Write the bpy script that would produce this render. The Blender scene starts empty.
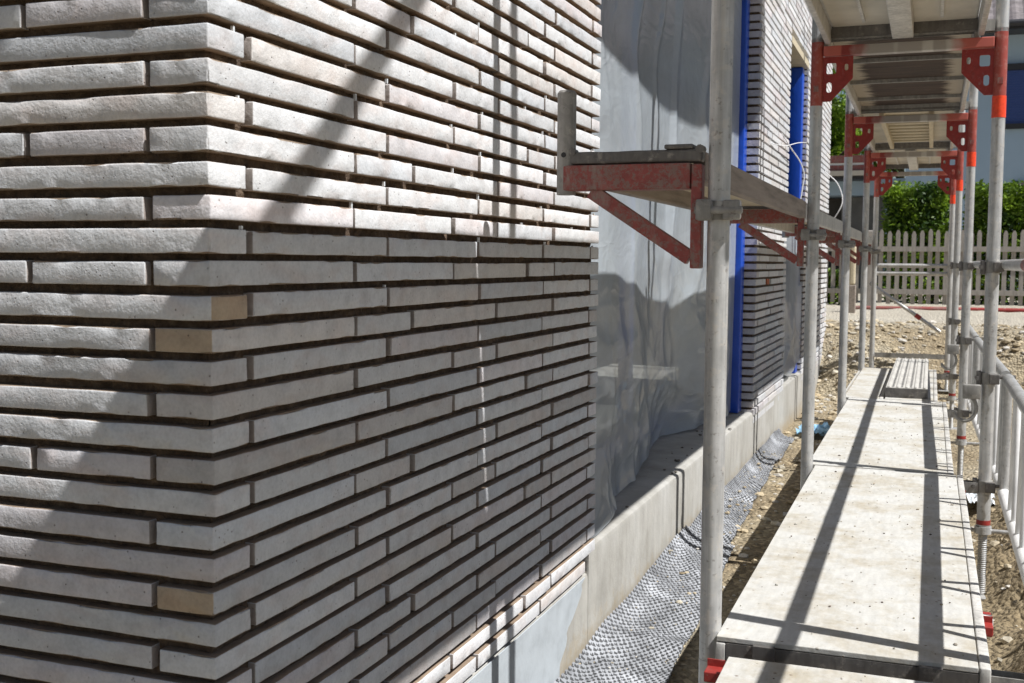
import bpy, math, random
import numpy as np
from mathutils import Vector, Matrix, noise
from mathutils.geometry import tessellate_polygon
random.seed(7)
S = bpy.context.scene
COL = S.collection
ZG = 1.38                                   # eye height above the soil; everything is laid out from eye level, then lifted

# ------------------------------------------------------------------ mesh collector
class MB:
    def __init__(s): s.v = []; s.f = []; s.c = []; s.m = []
    def add(s, vs, fs, col=(1, 1, 1), mi=0):
        o = len(s.v); s.v += [tuple(p) for p in vs]
        for q in fs: s.f.append(tuple(i + o for i in q)); s.c.append(col); s.m.append(mi)
    def box(s, x0, x1, y0, y1, z0, z1, col=(1, 1, 1), b=0.0, mi=0):
        if b <= 0:
            v = [(x, y, z) for x in (x0, x1) for y in (y0, y1) for z in (z0, z1)]
            f = [(0, 1, 3, 2), (4, 6, 7, 5), (0, 4, 5, 1), (2, 3, 7, 6), (0, 2, 6, 4), (1, 5, 7, 3)]
            s.add(v, f, col, mi)
        else:
            s.rbox((x0, x1), (y0, y1), (z0, z1), b, (1, 1, 1), 0, col, mi=mi)
    def rbox(s, X, Y, Z, r, n, amp, col, rot=0.0, freq=18, mi=0, chip=0.0, endcol=None, zcol=None, smear=()):
        """rounded box with grid faces, optional surface noise"""
        lo = (X[0], Y[0], Z[0]); hi = (X[1], Y[1], Z[1])
        ax = []
        for k in range(3):
            a, b = lo[k], hi[k]
            pts = [a, a + r * .35] + [a + r + (b - a - 2 * r) * i / n[k] for i in range(n[k] + 1)] + [b - r * .35, b]
            ax.append(pts)
        ctr = [(lo[k] + hi[k]) / 2 for k in range(3)]
        N = [len(a) for a in ax]; idx = {}; vs = []; fs = []; cs = []
        cr, sr = math.cos(rot), math.sin(rot)
        def vid(i, j, k):
            key = (i, j, k)
            if key in idx: return idx[key]
            p = [ax[0][i], ax[1][j], ax[2][k]]
            q = [min(max(p[t], lo[t] + r), hi[t] - r) for t in range(3)]
            d = [p[t] - q[t] for t in range(3)]; L = math.sqrt(sum(e * e for e in d))
            if L > 1e-9:
                p = [q[t] + d[t] / L * r for t in range(3)]; nn = [e / L for e in d]
            else: nn = [-1.0 if abs(p[t] - lo[t]) < 1e-7 else (1.0 if abs(p[t] - hi[t]) < 1e-7 else 0.0) for t in range(3)]
            if amp:
                w = noise.noise(Vector((p[0] * freq, p[1] * freq, p[2] * freq * 1.6)))
                w2 = noise.noise(Vector((p[0] * freq * 4 + 9, p[1] * freq * 4, p[2] * freq * 4)))
                e = amp * (w + .45 * w2)
                if chip:
                    ed = sum(1 for t in range(3) if abs(d[t]) > 1e-6)
                    if ed >= 2:
                        cc = noise.noise(Vector((p[0] * 31 + 3, p[1] * 31, p[2] * 31)))
                        if cc > .22: e -= chip * (cc - .22) * 3
                p = [p[t] + nn[t] * e for t in range(3)]
            if rot:
                x, y = p[0] - ctr[0], p[1] - ctr[1]
                p[0] = ctr[0] + x * cr - y * sr; p[1] = ctr[1] + x * sr + y * cr
            idx[key] = len(vs); vs.append(tuple(p)); return idx[key]
        for (a, b, c) in ((0, 1, 2), (1, 2, 0), (2, 0, 1)):
            for side in (0, 1):
                kk = 0 if side == 0 else N[c] - 1
                for i in range(N[a] - 1):
                    for j in range(N[b] - 1):
                        q = []
                        for (di, dj) in ((0, 0), (1, 0), (1, 1), (0, 1)):
                            t = [0, 0, 0]; t[a] = i + di; t[b] = j + dj; t[c] = kk; q.append(vid(*t))
                        if side == 0: q.reverse()
                        fs.append(tuple(q))
                        cs.append(endcol[2] if (endcol and c == endcol[0] and side == endcol[1]) else ((zcol if c == 2 else (.36, .32, .295)) if (zcol and (c == 2 or (c, side) in smear) and 0 < i < N[a] - 2 and 0 < j < N[b] - 2) else col))
        o = len(s.v); s.v += vs
        for q, cc in zip(fs, cs): s.f.append(tuple(i + o for i in q)); s.c.append(cc); s.m.append(mi)
    def tube(s, p0, p1, r, n=20, col=(1, 1, 1), caps=True, r1=None, mi=0):
        p0 = Vector(p0); p1 = Vector(p1); d = (p1 - p0).normalized()
        a = d.orthogonal().normalized(); b = d.cross(a); r1 = r if r1 is None else r1
        vs = []
        for p, rr in ((p0, r), (p1, r1)):
            for i in range(n):
                t = 2 * math.pi * i / n; vs.append(p + a * math.cos(t) * rr + b * math.sin(t) * rr)
        fs = [(i, (i + 1) % n, n + (i + 1) % n, n + i) for i in range(n)]
        if caps: fs += [tuple(range(n - 1, -1, -1)), tuple(range(n, 2 * n))]
        s.add(vs, fs, col, mi)
    def path(s, pts, r, n=8, col=(1, 1, 1)):
        pts = [Vector(p) for p in pts]; rings = []; o = len(s.v); up = Vector((0.13, .2, 1)).normalized()
        for i, p in enumerate(pts):
            d = (pts[min(i + 1, len(pts) - 1)] - pts[max(i - 1, 0)]).normalized()
            a = d.cross(up)
            if a.length < .05: a = d.cross(Vector((1, 0, 0)))
            a.normalize(); b = d.cross(a)
            rr = r[i] if isinstance(r, (list, tuple)) else r
            for k in range(n):
                t = 2 * math.pi * k / n; s.v.append(tuple(p + a * math.cos(t) * rr + b * math.sin(t) * rr))
        for i in range(len(pts) - 1):
            for k in range(n):
                s.f.append((o + i * n + k, o + i * n + (k + 1) % n, o + (i + 1) * n + (k + 1) % n, o + (i + 1) * n + k)); s.c.append(col); s.m.append(0)
        s.f.append(tuple(o + k for k in range(n - 1, -1, -1))); s.c.append(col); s.m.append(0)
        s.f.append(tuple(o + (len(pts) - 1) * n + k for k in range(n))); s.c.append(col); s.m.append(0)
    def lathe(s, c, prof, n=20, col=(1, 1, 1)):
        o = len(s.v)
        for (r, z) in prof:
            for k in range(n):
                t = 2 * math.pi * k / n; s.v.append((c[0] + r * math.cos(t), c[1] + r * math.sin(t), c[2] + z))
        for i in range(len(prof) - 1):
            for k in range(n):
                s.f.append((o + i * n + k, o + i * n + (k + 1) % n, o + (i + 1) * n + (k + 1) % n, o + (i + 1) * n + k)); s.c.append(col); s.m.append(0)
        s.f.append(tuple(o + k for k in range(n - 1, -1, -1))); s.c.append(col); s.m.append(0)
        s.f.append(tuple(o + (len(prof) - 1) * n + k for k in range(n))); s.c.append(col); s.m.append(0)
    def plate(s, outer, holes, th, org, ux, uz, col=(1, 1, 1)):
        """flat plate with holes; outer/holes in 2D, extruded by th along ux x uz"""
        ux = Vector(ux); uz = Vector(uz); nn = ux.cross(uz).normalized() * th / 2; org = Vector(org)
        loops = [outer] + holes; flat = [p for l in loops for p in l]
        tris = tessellate_polygon([[Vector((p[0], p[1], 0)) for p in l] for l in loops])
        P = [org + ux * p[0] + uz * p[1] for p in flat]; n = len(P)
        fs = [tuple(t) for t in tris] + [tuple(i + n for i in reversed(t)) for t in tris]
        k = 0
        for l in loops:
            m = len(l)
            for i in range(m): a, b = k + i, k + (i + 1) % m; fs.append((a, b, b + n, a + n))
            k += m
        s.add([p + nn for p in P] + [p - nn for p in P], fs, col)
    def grid(s, P, nu, nv, col=(1, 1, 1)):
        o = len(s.v); s.v += P
        for i in range(nu - 1):
            for j in range(nv - 1):
                s.f.append((o + i * nv + j, o + (i + 1) * nv + j, o + (i + 1) * nv + j + 1, o + i * nv + j + 1)); s.c.append(col); s.m.append(0)

def sub(a, b): return (a[0] - b[0], a[1] - b[1], a[2] - b[2])
ORG = {}
def origin(o): return ORG.get(o.name, (0, 0, 0))
def build(name, mb, mat, parent=None, base=None, smooth=False, label=None, auto=None):
    """one mesh object; coordinates in mb are place coordinates"""
    if parent is not None: base = origin(parent)
    if base is None: base = (0, 0, 0)
    me = bpy.data.meshes.new(name)
    V = np.array(mb.v, dtype=float) - np.array(base)
    me.from_pydata(V.tolist(), [], mb.f)
    mats = mat if isinstance(mat, (list, tuple)) else [mat]
    for m in mats: me.materials.append(m)
    if len(mats) > 1: me.polygons.foreach_set('material_index', mb.m)
    if any(c != (1, 1, 1) for c in mb.c):
        a = me.attributes.new('Tint', 'FLOAT_COLOR', 'CORNER')
        arr = np.ones((len(me.loops), 4), dtype=np.float32); k = 0
        for q, c in zip(mb.f, mb.c):
            arr[k:k + len(q), :3] = c; k += len(q)
        a.data.foreach_set('color', arr.ravel())
    me.validate(); me.update()
    o = bpy.data.objects.new(name, me); COL.objects.link(o)
    if smooth:
        me.polygons.foreach_set('use_smooth', [True] * len(me.polygons))
        try: me.set_sharp_from_angle(angle=math.radians(auto or 40))
        except Exception: pass
    if parent is not None:
        o.parent = parent; ORG[o.name] = base
    else:
        o.location = base; ORG[o.name] = base
    if label: o['label'] = label
    return o
def thing(name, label, cat, base, group=None):
    o = bpy.data.objects.new(name, None); COL.objects.link(o); o.location = base; o.empty_display_size = .1
    ORG[o.name] = base; return tag(o, label, cat, group)
def tag(o, label=None, cat=None, group=None, kind=None):
    if label: o['label'] = label
    if cat: o['category'] = cat
    if group: o['group'] = group
    if kind: o['kind'] = kind
    return o
def dup(root, base, label, group=None):
    def cp(o, par):
        c = o.copy(); COL.objects.link(c); c.parent = par
        for ch in [x for x in KIDS.get(o.name, [])]: cp(ch, c)
        return c
    KIDS = {}
    for x in COL.objects:
        if x.parent is not None: KIDS.setdefault(x.parent.name, []).append(x)
    r = cp(root, None); r.location = base; r['label'] = label; ORG[r.name] = base
    if group: r['group'] = group
    return r

# ------------------------------------------------------------------ materials
def NT(name):
    m = bpy.data.materials.new(name); m.use_nodes = True
    nt = m.node_tree; nt.nodes.clear(); out = nt.nodes.new('ShaderNodeOutputMaterial')
    b = nt.nodes.new('ShaderNodeBsdfPrincipled'); nt.links.new(b.outputs[0], out.inputs[0])
    return m, nt, b, out
def co(nt, scale=(1, 1, 1), kind='Object'):
    t = nt.nodes.new('ShaderNodeTexCoord'); mp = nt.nodes.new('ShaderNodeMapping'); mp.inputs['Scale'].default_value = scale
    nt.links.new(t.outputs[kind], mp.inputs[0]); return mp.outputs[0]
def nz(nt, vec, scale, detail=4, rough=.55, dist=0):
    n = nt.nodes.new('ShaderNodeTexNoise'); n.inputs['Scale'].default_value = scale; n.inputs['Detail'].default_value = detail
    n.inputs['Roughness'].default_value = rough; n.inputs['Distortion'].default_value = dist
    nt.links.new(vec, n.inputs['Vector']); return n.outputs['Fac']
def vor(nt, vec, scale, feat='F1', out='Distance', rnd=1):
    n = nt.nodes.new('ShaderNodeTexVoronoi'); n.feature = feat; n.inputs['Scale'].default_value = scale; n.inputs['Randomness'].default_value = rnd
    nt.links.new(vec, n.inputs['Vector']); return n.outputs[out]
def ramp(nt, fac, stops, interp='LINEAR'):
    r = nt.nodes.new('ShaderNodeValToRGB'); r.color_ramp.interpolation = interp
    e = r.color_ramp.elements
    while len(e) < len(stops): e.new(.5)
    for i, (p, c) in enumerate(stops):
        e[i].position = p; e[i].color = (c, c, c, 1) if isinstance(c, (int, float)) else (*c, 1)
    nt.links.new(fac, r.inputs[0]); return r.outputs[0]
def mix(nt, fac, a, b, mode='MIX'):
    m = nt.nodes.new('ShaderNodeMix'); m.data_type = 'RGBA'; m.blend_type = mode
    for k, v in ((0, fac), (6, a), (7, b)):
        if isinstance(v, (int, float)): m.inputs[k].default_value = v if k == 0 else (v, v, v, 1)
        elif isinstance(v, tuple): m.inputs[k].default_value = (*v, 1)
        else: nt.links.new(v, m.inputs[k])
    return m.outputs[2]
def mth(nt, op, a, b=0.0):
    m = nt.nodes.new('ShaderNodeMath'); m.operation = op
    for k, v in ((0, a), (1, b)):
        if isinstance(v, (int, float)): m.inputs[k].default_value = v
        else: nt.links.new(v, m.inputs[k])
    return m.outputs[0]
def bump(nt, b, h, strength=.5, dist=.01, prev=None):
    n = nt.nodes.new('ShaderNodeBump'); n.inputs['Strength'].default_value = strength; n.inputs['Distance'].default_value = dist
    nt.links.new(h, n.inputs['Height'])
    if prev is not None: nt.links.new(prev, n.inputs['Normal'])
    nt.links.new(n.outputs[0], b.inputs['Normal']); return n.outputs[0]
def setc(nt, b, c):
    if isinstance(c, tuple): b.inputs['Base Color'].default_value = (*c, 1)
    else: nt.links.new(c, b.inputs['Base Color'])
def attr(nt, name='Tint'):
    a = nt.nodes.new('ShaderNodeAttribute'); a.attribute_name = name; return a.outputs['Color']

def m_brick():
    m, nt, b, _ = NT('brick_clay'); v = co(nt)
    a = attr(nt)
    n1 = nz(nt, v, 22, 5, .6); n2 = nz(nt, v, 150, 3, .6); n3 = nz(nt, co(nt, (1, 1, 2.4)), 9, 3, .5, .6)
    c = mix(nt, 1, a, ramp(nt, n1, [(.25, .80), (.5, .97), (.8, 1.08)]), 'MULTIPLY')
    c = mix(nt, ramp(nt, n3, [(.48, 0), (.7, .45)]), c, mix(nt, 1, c, (.93, .80, .74), 'MULTIPLY'))
    c = mix(nt, 1, c, ramp(nt, n2, [(.3, .90), (.6, 1.03)]), 'MULTIPLY')
    pit = vor(nt, v, 95); sel = nz(nt, v, 30, 2)
    pm = mth(nt, 'MULTIPLY', ramp(nt, pit, [(.10, 1), (.2, 0)]), ramp(nt, sel, [(.56, 0), (.62, 1)]))
    c = mix(nt, mth(nt, 'MULTIPLY', pm, .75), c, (.13, .09, .08))
    setc(nt, b, c); b.inputs['Roughness'].default_value = .88
    h = mth(nt, 'ADD', mth(nt, 'MULTIPLY', n1, .35), mth(nt, 'MULTIPLY', n2, .35))
    h = mth(nt, 'SUBTRACT', h, mth(nt, 'MULTIPLY', pm, .8))
    h = mth(nt, 'ADD', h, mth(nt, 'MULTIPLY', nz(nt, v, 55, 4, .65), .7))
    bump(nt, b, h, .6, .0042); return m
def m_simple(name, c, rough=.6, metal=0, var=.15, scale=12, bs=.3, bd=.003, bscale=40, spec=.5, vec=(1, 1, 1), tint=False):
    m, nt, b, _ = NT(name); v = co(nt, vec)
    n = nz(nt, v, scale, 5, .6); base = attr(nt) if tint else c
    col = mix(nt, 1, base, ramp(nt, n, [(.25, 1 - var * 1.6), (.5, 1.0), (.8, 1 + var)]), 'MULTIPLY')
    setc(nt, b, col); b.inputs['Roughness'].default_value = rough; b.inputs['Metallic'].default_value = metal
    b.inputs['Specular IOR Level'].default_value = spec
    bump(nt, b, nz(nt, v, bscale, 4, .6), bs, bd); return m
def m_mortar():
    m, nt, b, _ = NT('mortar'); v = co(nt)
    n = nz(nt, v, 40, 5, .7)
    setc(nt, b, ramp(nt, n, [(.3, (.055, .036, .024)), (.55, (.13, .088, .057)), (.8, (.25, .19, .13))]))
    b.inputs['Roughness'].default_value = .95; bump(nt, b, nz(nt, v, 90, 4, .7), 1, .01); return m
def m_concrete():
    m, nt, b, _ = NT('concrete'); v = co(nt)
    n = nz(nt, v, 2.5, 6, .6); n2 = nz(nt, co(nt, (1, 1, .25)), 14, 4, .6)
    c = ramp(nt, n, [(.3, (.30, .285, .25)), (.5, (.40, .385, .35)), (.7, (.46, .45, .42))])
    c = mix(nt, 1, c, ramp(nt, n2, [(.3, .84), (.7, 1.06)]), 'MULTIPLY')
    sp = vor(nt, v, 60); c = mix(nt, mth(nt, 'MULTIPLY', ramp(nt, sp, [(.06, 1), (.12, 0)]), .4), c, (.16, .14, .12))
    t = nt.nodes.new('ShaderNodeTexCoord'); sx = nt.nodes.new('ShaderNodeSeparateXYZ'); nt.links.new(t.outputs['Object'], sx.inputs[0])
    zz = mth(nt, 'ADD', sx.outputs[2], mth(nt, 'MULTIPLY', nz(nt, v, 16, 6, .7), .34))
    c = mix(nt, ramp(nt, zz, [(.17, .75), (.30, 0)]), c, (.33, .26, .16))
    setc(nt, b, c); b.inputs['Roughness'].default_value = .85
    bump(nt, b, nz(nt, v, 35, 5, .6), .4, .006); return m
def m_ply():
    """site-worn deck panel"""
    m, nt, b, _ = NT('deck_plywood'); v = co(nt)
    n = nz(nt, v, 2.6, 9, .74); n2 = nz(nt, co(nt, (1, .22, 1)), 55, 4, .6)
    c = ramp(nt, n, [(.32, (.36, .305, .215)), (.44, (.46, .43, .37)), (.52, (.525, .512, .475)), (.75, (.575, .572, .555))])
    c = mix(nt, 1, c, ramp(nt, n2, [(.3, .87), (.65, 1.04)]), 'MULTIPLY')
    sp = vor(nt, v, 26); sel = nz(nt, v, 6, 2)
    pm = mth(nt, 'MULTIPLY', ramp(nt, sp, [(.06, 1), (.13, 0)]), ramp(nt, sel, [(.46, 0), (.52, 1)]))
    c = mix(nt, mth(nt, 'MULTIPLY', pm, .85), c, (.17, .12, .08))
    sp2 = vor(nt, v, 110); pm2 = mth(nt, 'MULTIPLY', ramp(nt, sp2, [(.12, 1), (.22, 0)]), ramp(nt, nz(nt, v, 11, 3), [(.5, 0), (.6, 1)]))
    c = mix(nt, mth(nt, 'MULTIPLY', pm2, .45), c, (.30, .25, .18))
    setc(nt, b, c); b.inputs['Roughness'].default_value = .8
    bump(nt, b, mth(nt, 'ADD', nz(nt, v, 60, 4), mth(nt, 'MULTIPLY', pm, 2)), .35, .003); return m
def m_galv(name='galvanised_steel', base=(.50, .495, .48), metal=.3, rough=.38, dirt=.5):
    m, nt, b, _ = NT(name); v = co(nt)
    n = nz(nt, v, 9, 5, .65); sp = vor(nt, v, 70, out='Color')
    s = nt.nodes.new('ShaderNodeSeparateColor'); nt.links.new(sp, s.inputs[0])
    c = mix(nt, 1, base, ramp(nt, n, [(.25, .72), (.5, .98), (.75, 1.18)]), 'MULTIPLY')
    c = mix(nt, 1, c, ramp(nt, s.outputs[0], [(0, .90), (1, 1.08)]), 'MULTIPLY')
    c = mix(nt, 1, c, ramp(nt, nz(nt, co(nt, (1, 1, .08)), 60, 3, .6), [(.3, .80), (.55, 1.02), (.75, 1.15)]), 'MULTIPLY')
    d = nz(nt, v, 34, 5, .7); c = mix(nt, mth(nt, 'MULTIPLY', ramp(nt, d, [(.56, 0), (.70, 1)]), dirt), c, (.50, .46, .40))
    d2 = nz(nt, v, 50, 3, .7); c = mix(nt, mth(nt, 'MULTIPLY', ramp(nt, d2, [(.62, 0), (.70, 1)]), dirt), c, (.16, .13, .11))
    setc(nt, b, c); b.inputs['Metallic'].default_value = metal; b.inputs['Roughness'].default_value = rough
    bump(nt, b, mth(nt, 'ADD', n, mth(nt, 'MULTIPLY', d, .6)), .25, .003); return m
def m_paint(name, c, wear=.5, under=(.33, .27, .24), zband=None, tint2=None, rough=.5):
    m, nt, b, _ = NT(name); v = co(nt)
    n = nz(nt, v, 75, 7, .82, .3); n2 = nz(nt, v, 9, 3, .5)
    f = ramp(nt, mth(nt, 'ADD', mth(nt, 'MULTIPLY', n, .75), mth(nt, 'MULTIPLY', n2, .25)), [(.62 - wear * .22, 0), (.66 - wear * .20, 1)])
    cc = mix(nt, 1, c, ramp(nt, nz(nt, v, 60, 3), [(.3, .8), (.7, 1.15)]), 'MULTIPLY')
    cc = mix(nt, mth(nt, 'MULTIPLY', f, .85), cc, under)
    cc = mix(nt, mth(nt, 'MULTIPLY', ramp(nt, nz(nt, co(nt, (1, 1, .3)), 22, 5, .7), [(.55, 0), (.68, 1)]), wear * .8), cc, (.34, .30, .26))
    setc(nt, b, cc); b.inputs['Roughness'].default_value = rough
    bump(nt, b, n, .3, .002); return m
def m_upright():
    """galvanised tube, red paint band below the top transom (object z is height above frame foot)"""
    m, nt, b, _ = NT('frame_tube'); v = co(nt)
    n = nz(nt, v, 9, 5, .65); d = nz(nt, v, 34, 5, .7)
    c = mix(nt, 1, (.52, .515, .50), ramp(nt, n, [(.25, .72), (.5, .98), (.75, 1.2)]), 'MULTIPLY')
    c = mix(nt, 1, c, ramp(nt, nz(nt, co(nt, (1, 1, .06)), 70, 3, .6), [(.3, .74), (.55, 1.0), (.75, 1.2)]), 'MULTIPLY')
    c = mix(nt, mth(nt, 'MULTIPLY', ramp(nt, d, [(.53, 0), (.62, 1)]), .6), c, (.60, .56, .50))
    c = mix(nt, mth(nt, 'MULTIPLY', ramp(nt, nz(nt, v, 55, 3, .7), [(.60, 0), (.68, 1)]), .5), c, (.15, .12, .10))
    t = nt.nodes.new('ShaderNodeTexCoord'); s = nt.nodes.new('ShaderNodeSeparateXYZ'); nt.links.new(t.outputs['Object'], s.inputs[0])
    z = mth(nt, 'ADD', s.outputs[2], mth(nt, 'MULTIPLY', d, .006))
    lo = mth(nt, 'MULTIPLY', mth(nt, 'GREATER_THAN', z, 1.645), mth(nt, 'LESS_THAN', z, 1.93))
    red = mix(nt, ramp(nt, d, [(.5, 0), (.7, .7)]), (.40, .085, .065), (.50, .27, .23))
    c = mix(nt, lo, c, red)
    setc(nt, b, c); b.inputs['Metallic'].default_value = .3; b.inputs['Roughness'].default_value = .38
    bump(nt, b, mth(nt, 'ADD', n, mth(nt, 'MULTIPLY', d, .7)), .3, .003); return m
def m_transom():
    m, nt, b, _ = NT('transom_paint'); t = nt.nodes.new('ShaderNodeTexCoord'); s = nt.nodes.new('ShaderNodeSeparateXYZ')
    nt.links.new(t.outputs['Object'], s.inputs[0]); x = mth(nt, 'ABSOLUTE', s.outputs[0])
    v = co(nt); n = nz(nt, v, 14, 4, .6)
    e = ramp(nt, mth(nt, 'ADD', x, mth(nt, 'MULTIPLY', n, .10)), [(.20, 0), (.27, 1)])
    c = mix(nt, ramp(nt, nz(nt, co(nt, (1, .2, .2)), 9, 2), [(.45, 0), (.5, 1)], 'LINEAR'), (.52, .50, .46), (.35, .32, .29))
    c = mix(nt, e, c, mix(nt, ramp(nt, nz(nt, co(nt, (1, .1, .1)), 7, 1), [(.5, 0), (.52, 1)]), (.50, .12, .09), (.27, .035, .03)))
    setc(nt, b, c); b.inputs['Roughness'].default_value = .5; return m
def m_film():
    m, nt, b, out = NT('plastic_film'); v = co(nt, (1, .35, .8))
    n = nz(nt, v, 3, 4, .55, .8)
    setc(nt, b, ramp(nt, n, [(.3, (.70, .77, .83)), (.7, (.82, .88, .93))]))
    b.inputs['Roughness'].default_value = .17; b.inputs['Specular IOR Level'].default_value = 1.0
    def crease(sc, vec, dist): return mth(nt, 'ABSOLUTE', mth(nt, 'SUBTRACT', nz(nt, co(nt, vec), sc, 2, .5, dist), .5))
    h = mth(nt, 'ADD', mth(nt, 'MULTIPLY', crease(3, (1, .4, .35), 1.5), -1.6), mth(nt, 'MULTIPLY', crease(7, (1, .4, 1), 1.2), -.9))
    h = mth(nt, 'ADD', h, mth(nt, 'MULTIPLY', crease(18, (1, .4, .8), 1.0), -.25))
    bump(nt, b, h, .27, .032)
    tr = nt.nodes.new('ShaderNodeBsdfTranslucent'); tr.inputs[0].default_value = (.62, .67, .68, 1)
    tp = nt.nodes.new('ShaderNodeBsdfTransparent'); tp.inputs[0].default_value = (.93, .96, .96, 1)
    a = nt.nodes.new('ShaderNodeMixShader'); a.inputs[0].default_value = .38
    nt.links.new(b.outputs[0], a.inputs[1]); nt.links.new(tr.outputs[0], a.inputs[2])
    c = nt.nodes.new('ShaderNodeMixShader'); nt.links.new(ramp(nt, n, [(.35, .14), (.7, .36)]), c.inputs[0])
    nt.links.new(a.outputs[0], c.inputs[1]); nt.links.new(tp.outputs[0], c.inputs[2]); nt.links.new(c.outputs[0], out.inputs[0]); return m
def m_ground():
    m, nt, b, _ = NT('soil'); v = co(nt)
    n = nz(nt, v, .9, 6, .62); cell = vor(nt, v, 38, out='Color'); s = nt.nodes.new('ShaderNodeSeparateColor'); nt.links.new(cell, s.inputs[0])
    c = ramp(nt, n, [(.3, (.24, .18, .105)), (.5, (.355, .29, .19)), (.68, (.45, .40, .30))])
    c = mix(nt, .75, c, mix(nt, 1, c, ramp(nt, s.outputs[0], [(0, .62), (.5, .98), (.8, 1.15), (1, 1.7)]), 'MULTIPLY'))
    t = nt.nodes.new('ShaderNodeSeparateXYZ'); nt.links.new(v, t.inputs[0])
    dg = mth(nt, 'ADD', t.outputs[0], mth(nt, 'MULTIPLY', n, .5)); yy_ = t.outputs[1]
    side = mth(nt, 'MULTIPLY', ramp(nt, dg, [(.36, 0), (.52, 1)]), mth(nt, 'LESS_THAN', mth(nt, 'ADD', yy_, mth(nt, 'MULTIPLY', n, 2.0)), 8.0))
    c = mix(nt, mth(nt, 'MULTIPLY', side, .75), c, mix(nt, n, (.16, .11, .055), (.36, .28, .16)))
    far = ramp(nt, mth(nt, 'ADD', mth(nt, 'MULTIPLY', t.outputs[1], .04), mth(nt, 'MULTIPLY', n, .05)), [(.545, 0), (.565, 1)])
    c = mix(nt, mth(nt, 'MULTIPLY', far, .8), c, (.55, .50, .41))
    setc(nt, b, c); b.inputs['Roughness'].default_value = .95
    h = mth(nt, 'ADD', mth(nt, 'MULTIPLY', vor(nt, v, 38), -1.0), mth(nt, 'MULTIPLY', nz(nt, v, 18, 6, .65), 1.6))
    bump(nt, b, h, .9, .03); return m
def m_leaf(name, a, bcol):
    m, nt, b, out = NT(name); c = attr(nt)
    setc(nt, b, mix(nt, c, a, bcol)); b.inputs['Roughness'].default_value = .5
    tr = nt.nodes.new('ShaderNodeBsdfTranslucent'); nt.links.new(mix(nt, c, a, bcol), tr.inputs[0])
    x = nt.nodes.new('ShaderNodeMixShader'); x.inputs[0].default_value = .35
    nt.links.new(b.outputs[0], x.inputs[1]); nt.links.new(tr.outputs[0], x.inputs[2]); nt.links.new(x.outputs[0], out.inputs[0]); return m
def m_weathered():
    m, nt, b, _ = NT('weathered_boards'); v = co(nt, (1, 4, 1)); n = nz(nt, co(nt, (.8, 5, 1)), 5, 6, .65, .5)
    t = nt.nodes.new('ShaderNodeTexCoord'); s = nt.nodes.new('ShaderNodeSeparateXYZ'); nt.links.new(t.outputs['Object'], s.inputs[0])
    x = mth(nt, 'ABSOLUTE', s.outputs[0])
    e = ramp(nt, mth(nt, 'ADD', x, mth(nt, 'MULTIPLY', n, .16)), [(.27, 0), (.31, 1)])
    dark = ramp(nt, n, [(.3, (.022, .013, .009)), (.7, (.075, .045, .03))])
    setc(nt, b, mix(nt, e, dark, (.42, .36, .28))); b.inputs['Roughness'].default_value = .85
    bump(nt, b, n, .5, .004); return m

M = {}
M['brick'] = m_brick(); M['mortar'] = m_mortar(); M['conc'] = m_concrete(); M['ply'] = m_ply()
M['galv'] = m_galv(); M['steel_dark'] = m_galv('dark_steel', (.16, .15, .14), .3, .55)
M['worn_steel'] = m_galv('worn_steel', (.30, .29, .27), .2, .6, .6)
M['alu'] = m_galv('aluminium', (.58, .56, .52), .05, .5, .45)
M['upright'] = m_upright(); M['transom'] = m_transom()
M['red'] = m_paint('red_paint', (.30, .028, .022), .2); M['redworn'] = m_paint('worn_red_paint', (.30, .065, .055), .60, (.235, .165, .14))
M['tape'] = m_paint('signal_tape', (.85, .07, .02), 0, rough=.35)
M['white'] = m_simple('white_paint', (.78, .77, .75), .5, var=.1)
M['whiteplastic'] = m_simple('white_plastic', (.75, .78, .80), .35, var=.05)
M['film'] = m_film(); M['ground'] = m_ground()
M['blue'] = m_simple('blue_protective_film', (.012, .075, .50), .28, var=.12, scale=4, bs=.5, bd=.01, bscale=9)
M['insul'] = m_simple('base_coat', (.44, .475, .50), .8, var=.12)
M['plyunder'] = m_simple('panel_underside', (.56, .52, .44), .7, var=.22, scale=3)
M['weather'] = m_weathered()
M['beam'] = m_simple('raw_timber', (.55, .47, .33), .75, var=.15, vec=(4, .5, 4))
M['worn_timber'] = m_simple('worn_deck_edge', (.30, .25, .21), .8, var=.3, scale=5, vec=(8, .6, 8))
M['slats'] = m_simple('slat_timber', (.52, .45, .32), .7, var=.18, vec=(.5, 6, 6))
M['room'] = m_simple('bare_masonry', (.15, .145, .14), .9, var=.2, scale=3)
M['stone'] = m_simple('stone', (.4, .36, .28), .9, var=.3, scale=30, bs=.6, bd=.006, bscale=50, tint=True)
M['rock'] = m_simple('boulder_stone', (.58, .49, .30), .9, var=.2, scale=8, bs=.6, bd=.01, bscale=20)
M['cable'] = m_simple('cable_sheath', (.80, .80, .80), .5, var=.05)
M['black'] = m_simple('hole_shade_black', (.03, .03, .032), .6, var=.1)  # black put in for the darkness inside holes that are not cut
M['fence'] = m_simple('fence_wood', (.34, .31, .275), .8, var=.2, scale=5, vec=(6, 6, 1))
M['render'] = m_simple('house_render', (.36, .47, .585), .9, var=.04, scale=1.5)
M['rendlite'] = m_simple('light_render', (.55, .50, .43), .9, var=.06)
M['shutter'] = m_simple('shutter_slats', (.030, .062, .22), .5, var=.06)
M['roofdark'] = m_simple('eave_metal', (.025, .025, .03), .5)
M['tile'] = m_simple('roof_tile', (.19, .165, .165), .8, var=.3, scale=6)
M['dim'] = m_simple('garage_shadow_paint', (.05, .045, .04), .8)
M['leaf'] = m_leaf('hedge_leaf', (.030, .075, .010), (.26, .40, .026))
M['leaf2'] = m_leaf('tree_leaf', (.10, .19, .015), (.36, .52, .045))
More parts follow.
